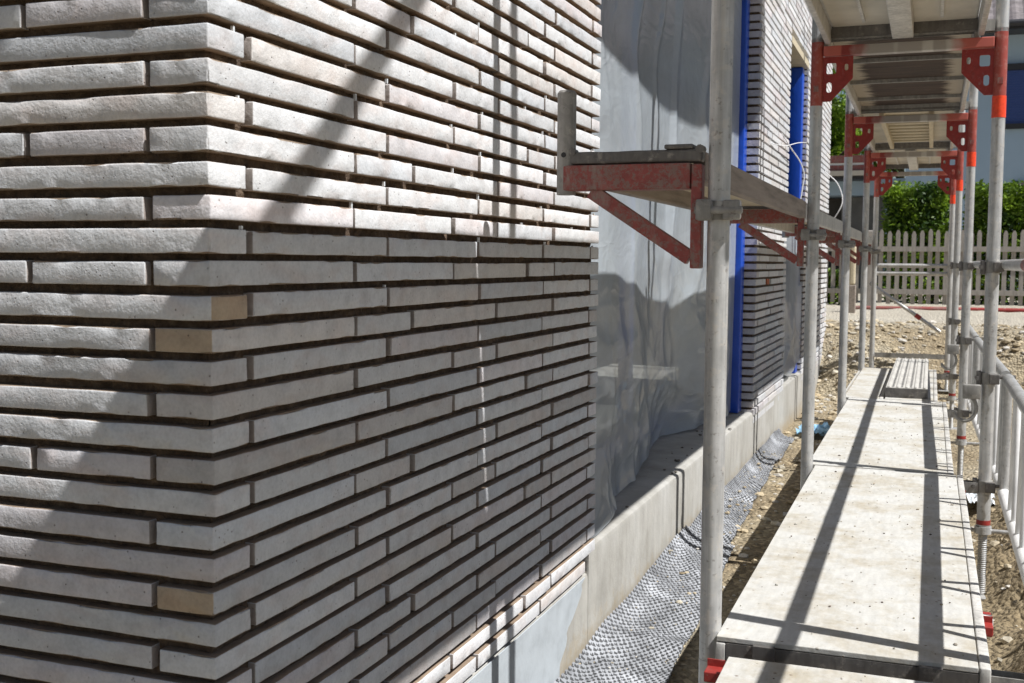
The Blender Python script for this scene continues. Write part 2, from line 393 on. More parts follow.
M['bark'] = m_simple('bark', (.12, .09, .06), .9, var=.3)
M['membrane'] = m_simple('membrane_plastic', (.20, .215, .25), .62, var=.4, scale=10, bs=.4, bd=.003, spec=.4, tint=True)
M['bottle'] = m_simple('blue_sheeting', (.28, .50, .70), .3, var=.2, scale=8)

# ------------------------------------------------------------------ terrain
def sm(a, b, t):
    t = max(0, min(1, (t - a) / (b - a))); return t * t * (3 - 2 * t)
def dip(y): return .050 * max(0, min(1.7, (5.3 - y) / 1.7))
def gz(x, y):
    z = -1.385 + .035 * noise.noise(Vector((x * 1.3, y * 1.3, 0))) + .012 * noise.noise(Vector((x * 7, y * 7, 3)))
    e = noise.noise(Vector((x * .9, y * .5, 7)))
    b = sm(11.7 + .4 * e, 13.2 + .4 * e, y)
    z += b * (.70 + .02 * e) + b * (1 - b) * 4 * (.07 * noise.noise(Vector((x * 3, y * 3, 1))) + .03 * noise.noise(Vector((x * 9, y * 9, 1))))
    r = sm(.20, .50, x) * (1 - b) * (1 - sm(6.5, 8.5, y))
    z += r * (.10 + .20 * noise.noise(Vector((x * 2.1, y * 2.1, 11))) + .16 * abs(noise.noise(Vector((x * 5, y * 5, 5)))) + .09 * abs(noise.noise(Vector((x * 13, y * 13, 5)))))
    return z - dip(y) * (1 - sm(-.6, 0, x))
def axis(lo, hi, fine0, fine1, fs, growth):
    a = list(np.arange(fine0, fine1, fs)); s = fs; p = a[-1]
    while p < hi: s *= growth; p += s; a.append(min(p, hi))
    s = fs; p = a[0]; L = []
    while p > lo: s *= growth; p -= s; L.append(max(p, lo))
    return L[::-1] + a
xs = axis(-260, 260, -1.4, 2.6, .035, 1.12); ys = axis(-200, 400, 2.2, 14.5, .045, 1.1)
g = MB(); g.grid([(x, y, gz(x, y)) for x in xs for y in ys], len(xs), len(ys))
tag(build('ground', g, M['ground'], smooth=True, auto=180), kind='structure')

# loose stones: nobody could count them
st = MB(); rs = random.Random(3)
def ico():
    t = (1 + 5 ** .5) / 2
    v = [(-1, t, 0), (1, t, 0), (-1, -t, 0), (1, -t, 0), (0, -1, t), (0, 1, t), (0, -1, -t), (0, 1, -t), (t, 0, -1), (t, 0, 1), (-t, 0, -1), (-t, 0, 1)]
    f = [(0, 11, 5), (0, 5, 1), (0, 1, 7), (0, 7, 10), (0, 10, 11), (1, 5, 9), (5, 11, 4), (11, 10, 2), (10, 7, 6), (7, 1, 8), (3, 9, 4), (3, 4, 2), (3, 2, 6), (3, 6, 8), (3, 8, 9), (4, 9, 5), (2, 4, 11), (6, 2, 10), (8, 6, 7), (9, 8, 1)]
    return [Vector(p).normalized() for p in v], f
IV, IF = ico()
def rock(mb, c, s, r, col, sq=.6):
    a = r.uniform(0, 6.28); ca, sa = math.cos(a), math.sin(a); sx, sy, sz = s * r.uniform(.7, 1.3), s * r.uniform(.6, 1.1), s * sq * r.uniform(.6, 1.1)
    vs = []
    for p in IV:
        q = r.uniform(.75, 1.15); x, y, z = p.x * sx * q, p.y * sy * q, p.z * sz * q
        vs.append((c[0] + x * ca - y * sa, c[1] + x * sa + y * ca, c[2] + z))
    mb.add(vs, IF, col)
def stonecol(r):
    k = r.uniform(.75, 1.35); b = r.choice([(.40, .33, .22), (.42, .38, .30), (.48, .45, .40), (.34, .27, .17), (.40, .34, .24)])
    return tuple(min(.8, c * k) for c in b)
for _ in range(5200):
    q = rs.random()
    if q < .50: x, y = rs.uniform(-1.6, 1.5), rs.uniform(10.6, 13.6)
    elif q < .72: x, y = rs.uniform(-1.05, -.3), rs.uniform(2.8, 10.8)
    else: x, y = rs.uniform(.12, 2.4), rs.uniform(2.2, 9.5)
    s = .008 + .03 * rs.random() ** 4
    if q < .5: s *= 1.5
    rock(st, (x, y, gz(x, y) + s * .15), s, rs, stonecol(rs))
tag(build('gravel', st, M['stone'], base=(0, 4, -1.38)), label='loose pale and brown gravel stones strewn over the soil', cat='gravel', kind='stuff')
b = MB()
for i in range(3): rock(b, (-.10 + (0, .06, -.05)[i], 11.75, gz(-.1, 11.75) + .06 - .03 * i), (.13, .10, .09)[i], random.Random(5 + i), (1, 1, 1), .8)
tag(build('boulder', b, M['rock'], base=(-.1, 11.75, gz(-.1, 11.75))), label='single yellowish boulder on the gravel bank behind the scaffold end', cat='boulder')

# ------------------------------------------------------------------ the brick building
WX = -1.09; PITCH = .0543; ZB = .335; BH = .0402; L0 = .489; W0 = .114
HB = thing('brick_house', 'unfinished house faced in long thin pale bricks with deep open joints', 'house', (WX - .5, 1.52, -1.38))
rb = random.Random(21)
def bcol():
    k = rb.gauss(.655, .045); t = rb.random()
    if t < .08: c = (k * .97, k * .93, k * .90)
    elif t < .20: c = (k * .97, k * .93, k * .94)
    elif t < .38: c = (k * .90, k * .92, k * .95)
    elif t < .45: c = (k * .86, k * .83, k * .81)
    else: c = (k * .98, k * .982, k * .99)
    return c
BEIGE = (.50, .395, .285); ORANGE = (.42, .13, .06)
def brick(mb, x0, x1, y0, y1, z, hi=True, endcol=None, col=None, smear=()):
    c = col or bcol(); dx = rb.gauss(0, .0016); h = BH + rb.gauss(0, .0009); zz = z + rb.gauss(0, .0008)
    if hi:
        n = (max(2, int((x1 - x0) / .028)), max(2, int((y1 - y0) / .028)), 2)
        mb.rbox((x0, x1 + dx), (y0 + rb.gauss(0, .0016), y1), (zz, zz + h), 0.0030, n, .0010, c, rb.gauss(0, .0035), 11, chip=.0045, endcol=endcol, zcol=(.28, .21, .15), smear=smear)
    else:
        mb.box(x0, x1 + dx, y0, y1, zz, zz + h - .003, tuple(q * .93 for q in c))
def pier(y0, y1, zlo, zhi, hi=True, left=True, orange=None, skip=0):
    mb = MB(); n0 = int(round((ZB - zlo) / PITCH)); n1 = int(round((ZB - zhi) / PITCH)); W = y1 - y0
    for n in range(n1, n0 + 1):
        z = ZB - PITCH * n; H = hi and z < 1.15
        A = (n % 2 != 0); js = []
        if abs(W - 2.25) < .05:
            js = [0, .489, .985, 1.515, 1.756, W] if A else [0, .113, .632, 1.146, 1.66, W - .1, W]
            if A:
                v = [js, [0, .489, .754, 1.28, 1.756, W], [0, .489, .985, 1.28, 1.756, W]]
                js = v[(n * 7 // 2) % 3] if n not in (7, 9, 11) else v[{7: 0, 9: 1, 11: 2}[n]]
        else:
            js = [0]; p = L0 if A else W0
            while p < W - .14: js.append(p); p += (L0 + .014) if rb.random() < .75 else .26
            if not A and W - js[-1] > .3: js.append(W - .12)
            js.append(W)
        for i in range(len(js) - 1):
            a = y0 + js[i] + (.0085 if i else 0); b2 = y0 + js[i + 1] - (.0085 if i < len(js) - 2 else 0)
            dep = W0; ec = None; cl = None
            if i == 0 and not A: dep = L0 if left else W0
            if hi and i == 0 and n == 8: ec = (0, 1, BEIGE)
            if hi and i == 0 and n in (9, 17): ec = (1, 0, BEIGE)
            if orange and n == orange and i == 1: cl = ORANGE; a, b2 = a + .03, a + .15
            if n == n0 and i == len(js) - 2 and hi: b2 -= .09
            brick(mb, WX - dep, WX, a, b2, z, H, ec, cl, ((1, 0), (1, 1)) if 0 < i < len(js) - 2 else (((1, 0),) if i else ((1, 1),)))
        if left:
            p = L0 + .012 if not A else W0 + .013
            first = True
            while p < 3.0:
                ln = L0 if not (A and first and n in (-1, 3, 7, 13, -5, 21)) else .24
                if not first and rb.random() < .3: ln = .24
                brick(mb, WX - p - ln, WX - p, y0, y0 + W0, z, H and p < 1.2, smear=((0, 0), (0, 1)))
                p += ln + .012; first = False
    lab = None
    o = build('brick_facing', mb, M['brick'], HB, smooth=True, auto=50)
    mo = MB(); za, zb = ZB - PITCH * n0, ZB - PITCH * n1 + BH; q = .019
    xl = WX - 3.1 if left else WX - W0 + .012
    qq = q if not hi else q + .012
    mo.box(WX - W0 + .01, WX - qq, y0 + qq, y1 - q, za + .006, zb - .004)
    if left: mo.box(xl, WX - W0 + .012, y0 + qq, y0 + W0 - .02, za + .006, zb - .004)
    if hi:
        zt_ = 1.15; nz_ = int((zt_ - za) / .0068); ny_ = int((y1 - y0 - 2 * q) / .011)
        def dp(a, z): return -.021 + .007 * noise.noise(Vector((a * 14, z * 20, 3))) + .010 * max(0, noise.noise(Vector((a * 38, z * 50, 8))) - .15) + .004 * noise.noise(Vector((a * 90, z * 90, 1)))
        mo.grid([(WX + dp(y0 + q + .011 * i_, za + .006 + .0068 * k_), y0 + q + .011 * i_, za + .006 + .0068 * k_) for i_ in range(ny_) for k_ in range(nz_)], ny_, nz_)
        nx_ = 110
        mo.grid([(WX - q - .0115 * i_, y0 - dp(i_ * .0115 + 40, za + .006 + .0068 * k_), za + .006 + .0068 * k_) for i_ in range(nx_) for k_ in range(nz_)], nx_, nz_)
    build('mortar', mo, M['mortar'], o)
    return o
P1 = pier(1.526, 3.776, -1.071, 2.3)
P1['label'] = 'nearest stretch of brick facing turning the house corner'
P2 = pier(7.55, 9.18, -1.071, 1.80, hi=False, left=False, orange=9)
P2['label'] = 'narrow brick pier between the two window openings'
P3 = pier(10.5, 12.95, -1.071, 1.80, hi=False, left=False)
P3['label'] = 'last brick pier at the far end of the house'
P4 = pier(3.775, 12.95, 1.86, 2.5, hi=False, left=False)
P4['label'] = 'brick courses running above the window openings'
# white spacer clips and mortar snots in the bed joints
r2 = random.Random(4)
for n in range(-7, 8):
    z = ZB - PITCH * n
    for yy in ((.10, .64, 1.16, 1.67, 2.2) if n % 2 else (.5, 1.0, 1.5, 1.95)):
        if r2.random() < (.42 if n < 6 else .08):
            y = 1.52 + yy + r2.uniform(-.02, .02); sc = MB(); h = r2.uniform(.006, .014); sc.box(WX - .009, WX - .0035, y, y + .004, z - .0155, z - .0155 + h)
            build('spacer_clip', sc, M['whiteplastic'], P1, label='white plastic spacer peeking from a bed joint')
# plinth with ledge
pl = MB(); NY = 110
prof = [(WX - .95, -1.60), (WX - .95, -1.000), (WX - .02, -1.000), (WX - .004, -1.006), (WX, -1.020), (WX, -1.60)]
yy = [1.523, 2.0, 2.5, 3.0, 3.5, 3.699, 3.7] + [3.701 + (13.05 - 3.701) * i / (NY - 6) for i in range(NY - 6)]
o0 = len(pl.v)
for y in yy:
    for (x, z) in prof:
        k = .004 * noise.noise(Vector((y * 2.2, z * 6, x))) if x > WX - .5 else 0
        if y < 3.7 and z > -1.3: z -= .082; k -= .003
        pl.v.append((x + k, y, z + (k * .8 if z > -1.3 else 0)))
npf = len(prof)
for i in range(NY):
    for j in range(npf):
        a, b_ = o0 + i * npf + j, o0 + i * npf + (j + 1) % npf
        pl.f.append((a, b_, b_ + npf, a + npf)); pl.c.append((1, 1, 1)); pl.m.append(0)
pl.f.append(tuple(o0 + j for j in range(npf - 1, -1, -1))); pl.f.append(tuple(o0 + NY * npf + j for j in range(npf))); pl.c += [(1, 1, 1)] * 2; pl.m += [0] * 2
pl.box(WX - 3.1, WX - .96, 1.523, 3.70, -1.6, -1.078)
PLN = build('plinth', pl, M['conc'], HB, smooth=True, auto=35)
ct = MB()
# torn edge of the pale base coat on the plinth, under the bricks
outer = [(1.50, -1.60), (1.50, -1.085), (3.64, -1.085)]
for i in range(26):
    t = i / 25; outer.append((3.60 - .55 * t + .07 * noise.noise(Vector((t * 7, 0, 0))), -1.10 - .5 * t + .02 * noise.noise(Vector((t * 9, 4, 0)))))
ct.plate(outer, [], .004, (WX + .004, 0, 0), (0, 1, 0), (0, 0, 1))
build('base_coat', ct, M['insul'], PLN, label='pale blue grey coating on the plinth under the bricks')
# core walls, floor, ceiling
cw = MB()
cw.box(-7.4, WX - W0 - .02, 1.66, 3.70, -1.6, 2.9); cw.box(-1.62, WX - W0 - .02, 7.62, 9.1, -1.0, 1.79)
cw.box(-1.62, WX - W0 - .02, 10.57, 12.9, -1.0, 1.79); cw.box(-7.4, -1.63, 12.6, 12.9, -1.6, 1.79)
cw.box(-7.4, WX - W0 - .02, 3.71, 12.95, 1.80, 3.6); cw.box(-7.6, -7.41, 1.66, 12.9, -1.6, 3.6)
cw.box(-7.4, WX - W0 - .02, 1.66, 3.705, 2.91, 3.6)
build('wall_core', cw, M['room'], HB)
fl = MB(); fl.box(-7.4, WX - .96, 3.71, 12.55, -1.6, -1.004); build('floor_slab', fl, M['conc'], HB)
pw = MB(); pw.box(-4.6, -4.5, 3.72, 12.5, -1.0, 1.79); build('partition_wall', pw, M['room'], HB)
li = MB(); li.box(WX - .24, WX + .004, 9.19, 10.49, 1.74, 1.795); build('lintel_board', li, M['slats'], HB, label='pale timber board under the far opening head')
li = MB(); li.box(WX - .24, WX - .01, 3.78, 7.54, 1.74, 1.795); build('lintel_board', li, M['beam'], HB, label='pale timber board under the near opening head')
for (y0, y1, x0, x1, lb) in ((7.42, 7.545, -1.31, -1.168, 'blue wrapped window frame beside the brick pier'), (10.35, 10.49, -1.24, -1.125, 'blue wrapped window frame at the far opening')):
    w = MB(); w.rbox((x0, x1), (y0, y1), (-.995, 1.735), .008, (2, 2, 18), .0015, (1, 1, 1), freq=3); build('window_frame', w, M['blue'], HB, smooth=True, label=lb)
w = MB(); w.box(-1.52, -1.46, 5.66, 5.74, -.99, 1.735); w.box(-1.52, -1.46, 3.80, 3.88, -.99, 1.735); w.box(-1.52, -1.46, 3.8, 7.5, -.98, -.90)
build('window_mullion', w, M['blue'], HB, label='blue wrapped mullion behind the plastic sheet')

# ------------------------------------------------------------------ plastic sheets
def lerp_list(L, t):
    for i in range(len(L) - 1):
        if t <= L[i + 1][0]:
            u = (t - L[i][0]) / (L[i + 1][0] - L[i][0]); u = u * u * (3 - 2 * u); return L[i][1] * (1 - u) + L[i + 1][1] * u
    return L[-1][1]
def ridg(v): return 1 - abs(noise.noise(v)) * 2
def sheet(y0, y1, zt, bot, name, label, xtop=-1.20):
    nu, nv = 230, 210; P = []
    for i in range(nu):
        y = y0 + (y1 - y0) * i / (nu - 1)
        for j in range(nv):
            t = j / (nv - 1); zb = bot[1](y); z = zt + (zb - zt) * t
            xt = xtop - .05 * math.sin(math.pi * (y - y0) / (y1 - y0))
            xb = lerp_list(bot[0], y)
            low = t ** 2.2
            x = xt * (1 - low) + xb * low
            fold = .034 * noise.noise(Vector((y * .75 + .1 * z, z * .45, 2))) + .006 * (ridg(Vector((y * 1.1 + .1 * math.sin(z * 3), z * .5, 14))) - .5)
            wv = .10 * math.sin(z * 5.5) + .05 * math.sin(z * 11 + 1)
            for (fy, am, wd) in ((4.25, .012, .035), (4.85, .020, .05), (5.3, .009, .04), (6.5, .012, .07)):
                fold += am * math.exp(-((y - fy - wv * .6) / wd) ** 2) * (.5 + .5 * math.sin(z * 2 + fy))
            cr = max(0, t - .50) / .50
            fold += cr * .62 * (.090 * (ridg(Vector((y * .75 + z * 1.0, z * 1.1 - y * .35, 9))) - .5) + .045 * (ridg(Vector((y * 1.5 - z * 2.0, z * 2.6 + y * .6, 3))) - .5) + .016 * ridg(Vector((y * 3.5 + z * 2, z * 6, 1))))
            fold *= sm(0, .25, y - y0) * sm(0, .30, y1 - y)
            # the sheet hugs the mullion behind it
            d = abs(y - 5.7); x += .035 * max(0, 1 - d / .10) * (1 if name else 0) * (1 - cr) * (.6 + .4 * math.sin(z * 5))
            P.append((min(x + fold, WX - .012 if z < -.2 else WX - .03), y, z))
    m = MB(); m.grid(P, nu, nv)
    return tag(build('plastic_sheet', m, M['film'], base=(-1.2, (y0 + y1) / 2, -1.0), smooth=True, auto=180), label=label, cat='plastic sheet', group='plastic sheets hung over the window openings')
sheet(3.74, 7.41, 1.73, ([(3.74, -1.12), (4.05, -1.115), (4.7, -1.20), (5.4, -1.32), (6.1, -1.37), (6.75, -1.28), (7.41, -1.22)], lambda y: -.985 + .02 * noise.noise(Vector((y * 4, 0, 0)))),
      1, 'large wrinkled milky plastic sheet covering the opening right behind the brick corner')
sheet(9.19, 10.495, .55, ([(9.19, -1.13), (9.7, -1.11), (10.49, -1.105)], lambda y: -.93 + .03 * math.sin(y * 5)),
      0, 'small plastic sheet hanging in the far opening beyond the narrow brick pier', -1.10)
# rubble crumbs on the ledge
rc = MB(); r3 = random.Random(8)
for _ in range(170): rock(rc, (r3.uniform(-1.9, -1.10), r3.uniform(3.8, 10.3), -.994), r3.uniform(.004, .013), r3, (.16, .14, .12))
tag(build('mortar_crumbs', rc, M['stone'], base=(-1.2, 6, -1)), label='dark crumbs of mortar lying on the concrete ledge', cat='crumbs', kind='stuff')

# cables
def cable(pts, lab, r=.005):
    m = MB(); P = []
    pts = [Vector(p) for p in pts]
    for i in range(len(pts) - 1):
        p0, p1, p2, p3 = pts[max(i - 1, 0)], pts[i], pts[i + 1], pts[min(i + 2, len(pts) - 1)]
        for k in range(8):
            t = k / 8; P.append(.5 * ((2 * p1) + (-p0 + p2) * t + (2 * p0 - 5 * p1 + 4 * p2 - p3) * t * t + (-p0 + 3 * p1 - 3 * p2 + p3) * t ** 3))
    P.append(pts[-1]); m.path(P, r)
    tag(build('cable', m, M['cable'], base=tuple(pts[0]), smooth=True, auto=80), label=lab, cat='cable')
cable([(-1.12, 8.55, 1.04), (-1.06, 9.0, .90), (-1.0, 9.15, .80), (-.97, 9.2, .70), (-.98, 9.2, .60), (-1.0, 9.2, .45)], 'white cable hanging down in front of the blue window frame', .0045)
cable([(-1.10, 12.5, 1.0), (-1.08, 12.4, .96), (-.96, 12.4, .84), (-.905, 12.4, .66), (-.97, 12.4, .50), (-1.08, 12.5, .36)], 'white cable looping out from the far end of the brick wall', .0055)

cable([(-1.085, 8.1, .84), (-1.05, 8.6, .87), (-1.00, 9.0, .93), (-.97, 9.3, .96)], 'short white wire end sticking out across the narrow brick pier', .003)
# ------------------------------------------------------------------ dimpled drainage membrane along the plinth
def membrane(y0, y1, label, seed, wid, lift=0):
    stp = .0052; ny = int((y1 - y0) / stp); nx = int(.34 / stp); P = []; sp = .0225; D = []
    for i in range(ny):
        y = y0 + i * stp
        wr = wid + .035 * noise.noise(Vector((y * 1.1, seed, 0))) + .012 * noise.noise(Vector((y * 6, seed, 0)))
        wr *= 1 - .12 * max(0, min(4.5, y - 3.3))
        for j in range(nx):
            u = j / (nx - 1); x = WX + .012 + u * wr
            row = round(y / (sp * .866)); ox = (row % 2) * .5 * sp
            cx = round((u * wr - ox) / sp) * sp + ox; d = math.hypot(u * wr - cx, y - row * sp * .866)
            z = -1.335 - .035 * u + lift + .018 * noise.noise(Vector((x * 3, y * 2.3, seed))) + .05 * (1 - u) ** 6
            k = ridg(Vector((x * 2, y * 1.4, seed + 4))); z += .02 * max(0, k - .75) * 4 * (.3 + u)
            z -= dip(y); dp = 1 - sm(.0045, .0092, d); z += -.010 * dp; D.append(dp)
            P.append((x, y, z))
    m = MB(); m.grid(P, ny, nx)
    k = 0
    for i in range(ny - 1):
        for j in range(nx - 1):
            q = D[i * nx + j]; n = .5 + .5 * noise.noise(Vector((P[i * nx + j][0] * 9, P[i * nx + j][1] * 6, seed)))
            w = .24 + .34 * n * n if q < .35 else .05 + .2 * max(0, n - .6)  # pits near black as painted shade; tops dusty, with pale glare painted in
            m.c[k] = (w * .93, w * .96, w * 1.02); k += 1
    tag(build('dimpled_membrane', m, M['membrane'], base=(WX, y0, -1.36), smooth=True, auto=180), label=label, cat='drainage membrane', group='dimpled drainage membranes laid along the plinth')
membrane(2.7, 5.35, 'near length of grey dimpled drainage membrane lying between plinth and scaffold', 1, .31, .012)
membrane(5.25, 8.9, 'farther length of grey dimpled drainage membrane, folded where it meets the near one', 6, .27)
mc = MB(); r6 = random.Random(31)
for _ in range(420):
    y = r6.uniform(2.9, 8.2); u = r6.random() ** .8; x = WX + .02 + u * .27 * (1 - .12 * max(0, min(4.5, y - 3.3)))
    q = r6.uniform(.002, .006) if r6.random() < .9 else r6.uniform(.008, .016)
    rock(mc, (x, y, -1.328 - .035 * u - dip(y) + .018 * noise.noise(Vector((x * 3, y * 2.3, 1 if y < 5.3 else 6))) + (.012 if y < 5.3 else 0) + .05 * (1 - u) ** 6), q, r6, stonecol(r6))
tag(build('soil_crumbs', mc, M['stone'], base=(-.9, 5, -1.36)), label='crumbs of soil and small stones scattered on the dimpled membrane', cat='crumbs', kind='stuff')
bs = MB(); nb = 26
P = [(-.96 + .34 * i / nb + .01 * math.sin(j), 8.95 + .45 * j / nb, gz(-.8, 9.2) + .05 + .05 * noise.noise(Vector((i * .35, j * .35, 2))) + .03 * abs(noise.noise(Vector((i * .9, j * .9, 2))))) for i in range(nb) for j in range(nb)]
bs.grid(P, nb, nb); tag(build('plastic_scrap', bs, M['bottle'], base=(-.8, 9.2, -1.36), smooth=True, auto=30), label='crumpled light blue plastic scrap on the soil beside the membrane', cat='plastic scrap')
bs = MB(); P = [(.16 + .22 * i / nb, 6.6 + .5 * j / nb + .01 * math.sin(i), gz(.25, 6.8) + .08 + .05 * noise.noise(Vector((i * .35, j * .35, 7))) + .04 * abs(noise.noise(Vector((i * .9, j * .9, 2))))) for i in range(nb) for j in range(nb)]
bs.grid(P, nb, nb); tag(build('plastic_scrap', bs, M['whiteplastic'], base=(.25, 6.8, -1.3), smooth=True, auto=30), label='crumpled whitish plastic scrap on the soil outside the deck edge', cat='plastic scrap')

# ------------------------------------------------------------------ scaffold
FY = [.18, 2.68, 5.06, 7.52, 9.97, 12.1]; FX = [0, .012, 0, -.03, -.045, -.06]; LIFT = 1.912
CXF = -.126; HW = .364; TR = .0262; FOOT = -.965
def ring(cx, cz, w, h, r, n=4):
    P = []
    for (sx, sz, a0) in ((1, 1, 0), (-1, 1, 90), (-1, -1, 180), (1, -1, 270)):
        for k in range(n + 1):
            a = math.radians(a0 + 90 * k / n); P.append((cx + sx * (w / 2 - r) + r * math.cos(a), cz + sz * (h / 2 - r) + r * math.sin(a)))
    return P
def make_frame(label, group):
    base = (CXF, FY[1], FOOT); t = thing('scaffold_section', label, 'scaffold frame', base, group)
    for s in (-1, 1):
        x = CXF + s * HW; m = MB(); m.tube((x, FY[1], FOOT), (x, FY[1], FOOT + LIFT + .016), TR, 28); m.tube((x, FY[1], FOOT + LIFT + .016), (x, FY[1], FOOT + LIFT + .03), TR * .85, 20)
        build('upright', m, M['upright'], t, smooth=True)
        m = MB(); k = -s; z1 = .884; zb = .695
        o = [(0, z1), (0, zb), (.035 * k, zb), (.125 * k, .79), (.125 * k, z1)]
        h = [ring(.036 * k, .835, .040, .046, .007), ring(.098 * k, .838, .015, .028, .007), ring(.028 * k, .755, .022, .044, .0105)]
        m.plate(o, h, .007, (x - s * TR * .9, FY[1], 0), (1, 0, 0), (0, 0, 1)); build('gusset_plate', m, M['red'], t)
        m = MB()
        m.box(x - .010, x + .010, FY[1] - TR - .012, FY[1] - TR + .002, .735, .76); build('toggle_pin', m, M['redworn'], t)
    m = MB(); m.rbox((CXF - HW + TR, CXF + HW - TR), (FY[1] - .024, FY[1] + .024), (.886, .928), .004, (1, 1, 1), 0, (1, 1, 1)); build('top_transom', m, M['transom'], t)
    m = MB(); m.box(CXF - HW + TR, CXF + HW - TR, FY[1] - .022, FY[1] + .022, FOOT + .012, FOOT + .016)
    for q in (-1, 1): m.box(CXF - HW + TR, CXF + HW - TR, FY[1] + q * .022 - .002, FY[1] + q * .022 + .002, FOOT + .004, FOOT + .050)
    build('foot_transom', m, M['worn_steel'], t)
    m = MB(); m.tube((CXF + HW, FY[1], .600), (CXF + HW, FY[1], .688), TR + .0016, 28); build('marker_band', m, M['tape'], t, smooth=True)
    return t
order = ['beside the viewer', 'nearest in view, holding the near console bracket', 'second in view, at the first deck joint', 'third in view, behind the second joint of the decks', 'fourth in view, beside the grey perforated plank', 'last one, in front of the gravel bank']
GF = 'red and grey scaffold frames along the brick wall'
F0 = make_frame('galvanised scaffold frame with red gussets, ' + order[1], GF); F0.location.x += FX[1]
for i in (0, 2, 3, 4, 5): dup(F0, (CXF + FX[i], FY[i], FOOT), 'galvanised scaffold frame with red gussets, ' + order[i], GF)
for i in range(0, 5): dup(F0, (CXF + FX[i], FY[i], FOOT + LIFT), 'upper lift scaffold frame stacked above the one ' + ('beside the viewer', 'nearest in view', 'second in view', 'third in view', 'fourth in view')[i], 'upper lift scaffold frames')
def make_jack(x, y, label, group):
    z0 = gz(x, y) - .004; t = thing('base_jack', label, 'base jack', (x, y, z0), group)
    m = MB(); pf = []; z = 0.012
    while z < FOOT - .135 - z0 + .02:
        pf += [(.0165, z), (.019, z + .004), (.0165, z + .008)]; z += .009
    m.lathe((x, y, z0), pf, 16); build('spindle', m, M['galv'], t)
    m = MB(); m.rbox((x - .075, x + .075), (y - .075, y + .075), (z0, z0 + .010), .003, (1, 1, 1), 0, (1, 1, 1)); build('base_plate', m, M['galv'], t)
    m = MB(); m.tube((x, y, FOOT - .134), (x, y, FOOT - .001), TR + .0005, 24); build('foot_collar', m, M['galv'], t, smooth=True)
    m = MB(); m.tube((x, y, FOOT - .128), (x, y, FOOT - .108), TR + .002, 24); build('red_ring', m, M['red'], t, smooth=True)
    m = MB(); m.tube((x - .10, y + .03, FOOT - .162), (x + .15, y - .025, FOOT - .150), .009, 10)
    m.tube((x, y, FOOT - .166), (x, y, FOOT - .136), .034, 20); build('wing_nut', m, M['galv'], t, smooth=True); return t
GJ = 'threaded base jacks under the scaffold frames'
for i in range(6):
    for s in (-1, 1):
        if i == 0: continue
        make_jack(CXF + FX[i] + s * HW, FY[i], 'threaded base jack, %s foot of the %s scaffold frame in view' % ('wall side' if s < 0 else 'outer', ('', 'nearest', 'second', 'third', 'fourth', 'farthest')[i]), GJ)

# decks
DX0, DX1 = -.457, .152
def deck(y0, y1, zt, xo, kind, label, group, x0=None, x1=None, yaw=0):
    a, b2 = (x0 if x0 is not None else DX0) + xo, (x1 if x1 is not None else DX1) + xo
    cx = (a + b2) / 2; t = thing('scaffold_deck', label, 'scaffold deck', (cx, y0, zt), group)
    rw = .024; hb = zt - .085
    for s, x in ((-1, a), (1, b2)):
        m = MB(); m.rbox((min(x, x - s * rw), max(x, x - s * rw)), (y0, y1), (hb, zt - (.0165 if s < 0 and kind == 'alu' else 0)), .004, (1, 1, 4), .0006, (1, 1, 1), freq=8); build('side_rail', m, M['alu'], t, smooth=True)
    for y, d in ((y0, 1), (y1, -1)):
        m = MB(); m.box(a + rw + .0015, b2 - rw - .0015, min(y, y + d * .022), max(y, y + d * .022), zt - .062, zt - .016)
        for xx in (a + .09, b2 - .15): m.box(xx, xx + .05, y - d * .016, y + d * .0005, zt - .050, zt - .010)
        build('end_rail', m, M['steel_dark'], t)
    if kind in ('alu', 'hatch', 'boards'):
        m = MB()
        if kind == 'alu':
            m.rbox((a + .001, b2 - rw - .002), (y0 + .001, y1 - .001), (zt - .014, zt - .001), .002, (2, 8, 1), .0012, (1, 1, 1), freq=3)
            build('panel', m, [M['ply']], t)
            m = MB(); m.box(a + rw + .01, b2 - rw - .01, y0 + .024, y1 - .024, zt - .018, zt - .0145); build('panel_underside', m, M['plyunder'], t)
            m = MB(); m.rbox((cx - .042, cx + .042), (y0 + .024, y1 - .024), (hb + .003, zt - .019), .004, (1, 1, 1), 0, (1, 1, 1)); build('centre_rail', m, M['alu'], t, smooth=True)
            for q in (-1, 1):
                m = MB(); xx = cx + q * .15; m.box(xx - .006, xx + .006, y0 + .15, y1 - .15, zt - .032, zt - .019)
                build('rib', m, M['alu'], t)
        elif kind == 'boards':
            y = y0 + .024; k = 0
            pm = MB()
            while y < y1 - .1:
                em = MB(); w = .66; pm.box(a + rw + .002, b2 - rw - .002, y, min(y + w, y1 - .03), zt - .030, zt - .003)
                em.box(a + rw + .002, b2 - rw - .002, min(y + w, y1 - .03) - .004, min(y + w, y1 - .03) + .016, zt - .050, zt - .031); y += w + .006
                build('cross_bearer', em, M['worn_steel'], t)
            build('plank_panel', pm, M['weather'], t)
        else:
            m = MB(); m.box(a + rw + .002, b2 - rw - .002, y0 + .024, y1 - .024, zt - .014, zt - .001); build('panel', m, M['plyunder'], t)
            m = MB()
            for q in (-1, 1): m.box(cx + q * .15 - .014, cx + q * .15 + .014, y0 + .1, y1 - .2, hb, zt - .02)
            build('ladder_stile', m, M['beam'], t)
            m = MB(); y = y0 + .16
            while y < y1 - .3: m.box(cx - .135, cx + .135, y, y + .09, zt - .05, zt - .03); y += .20
            build('ladder_rung', m, M['slats'], t)
    return t
GD = 'worn plywood decks of the lower walkway'; GU = 'upper level scaffold decks'
ZD = -.892; ZU = 1.02
deck(.24, 2.535, ZD - .010, .02, 'alu', 'pale dusty scaffold deck closest to the viewer at the bottom edge', GD, x0=-.43, x1=.14)
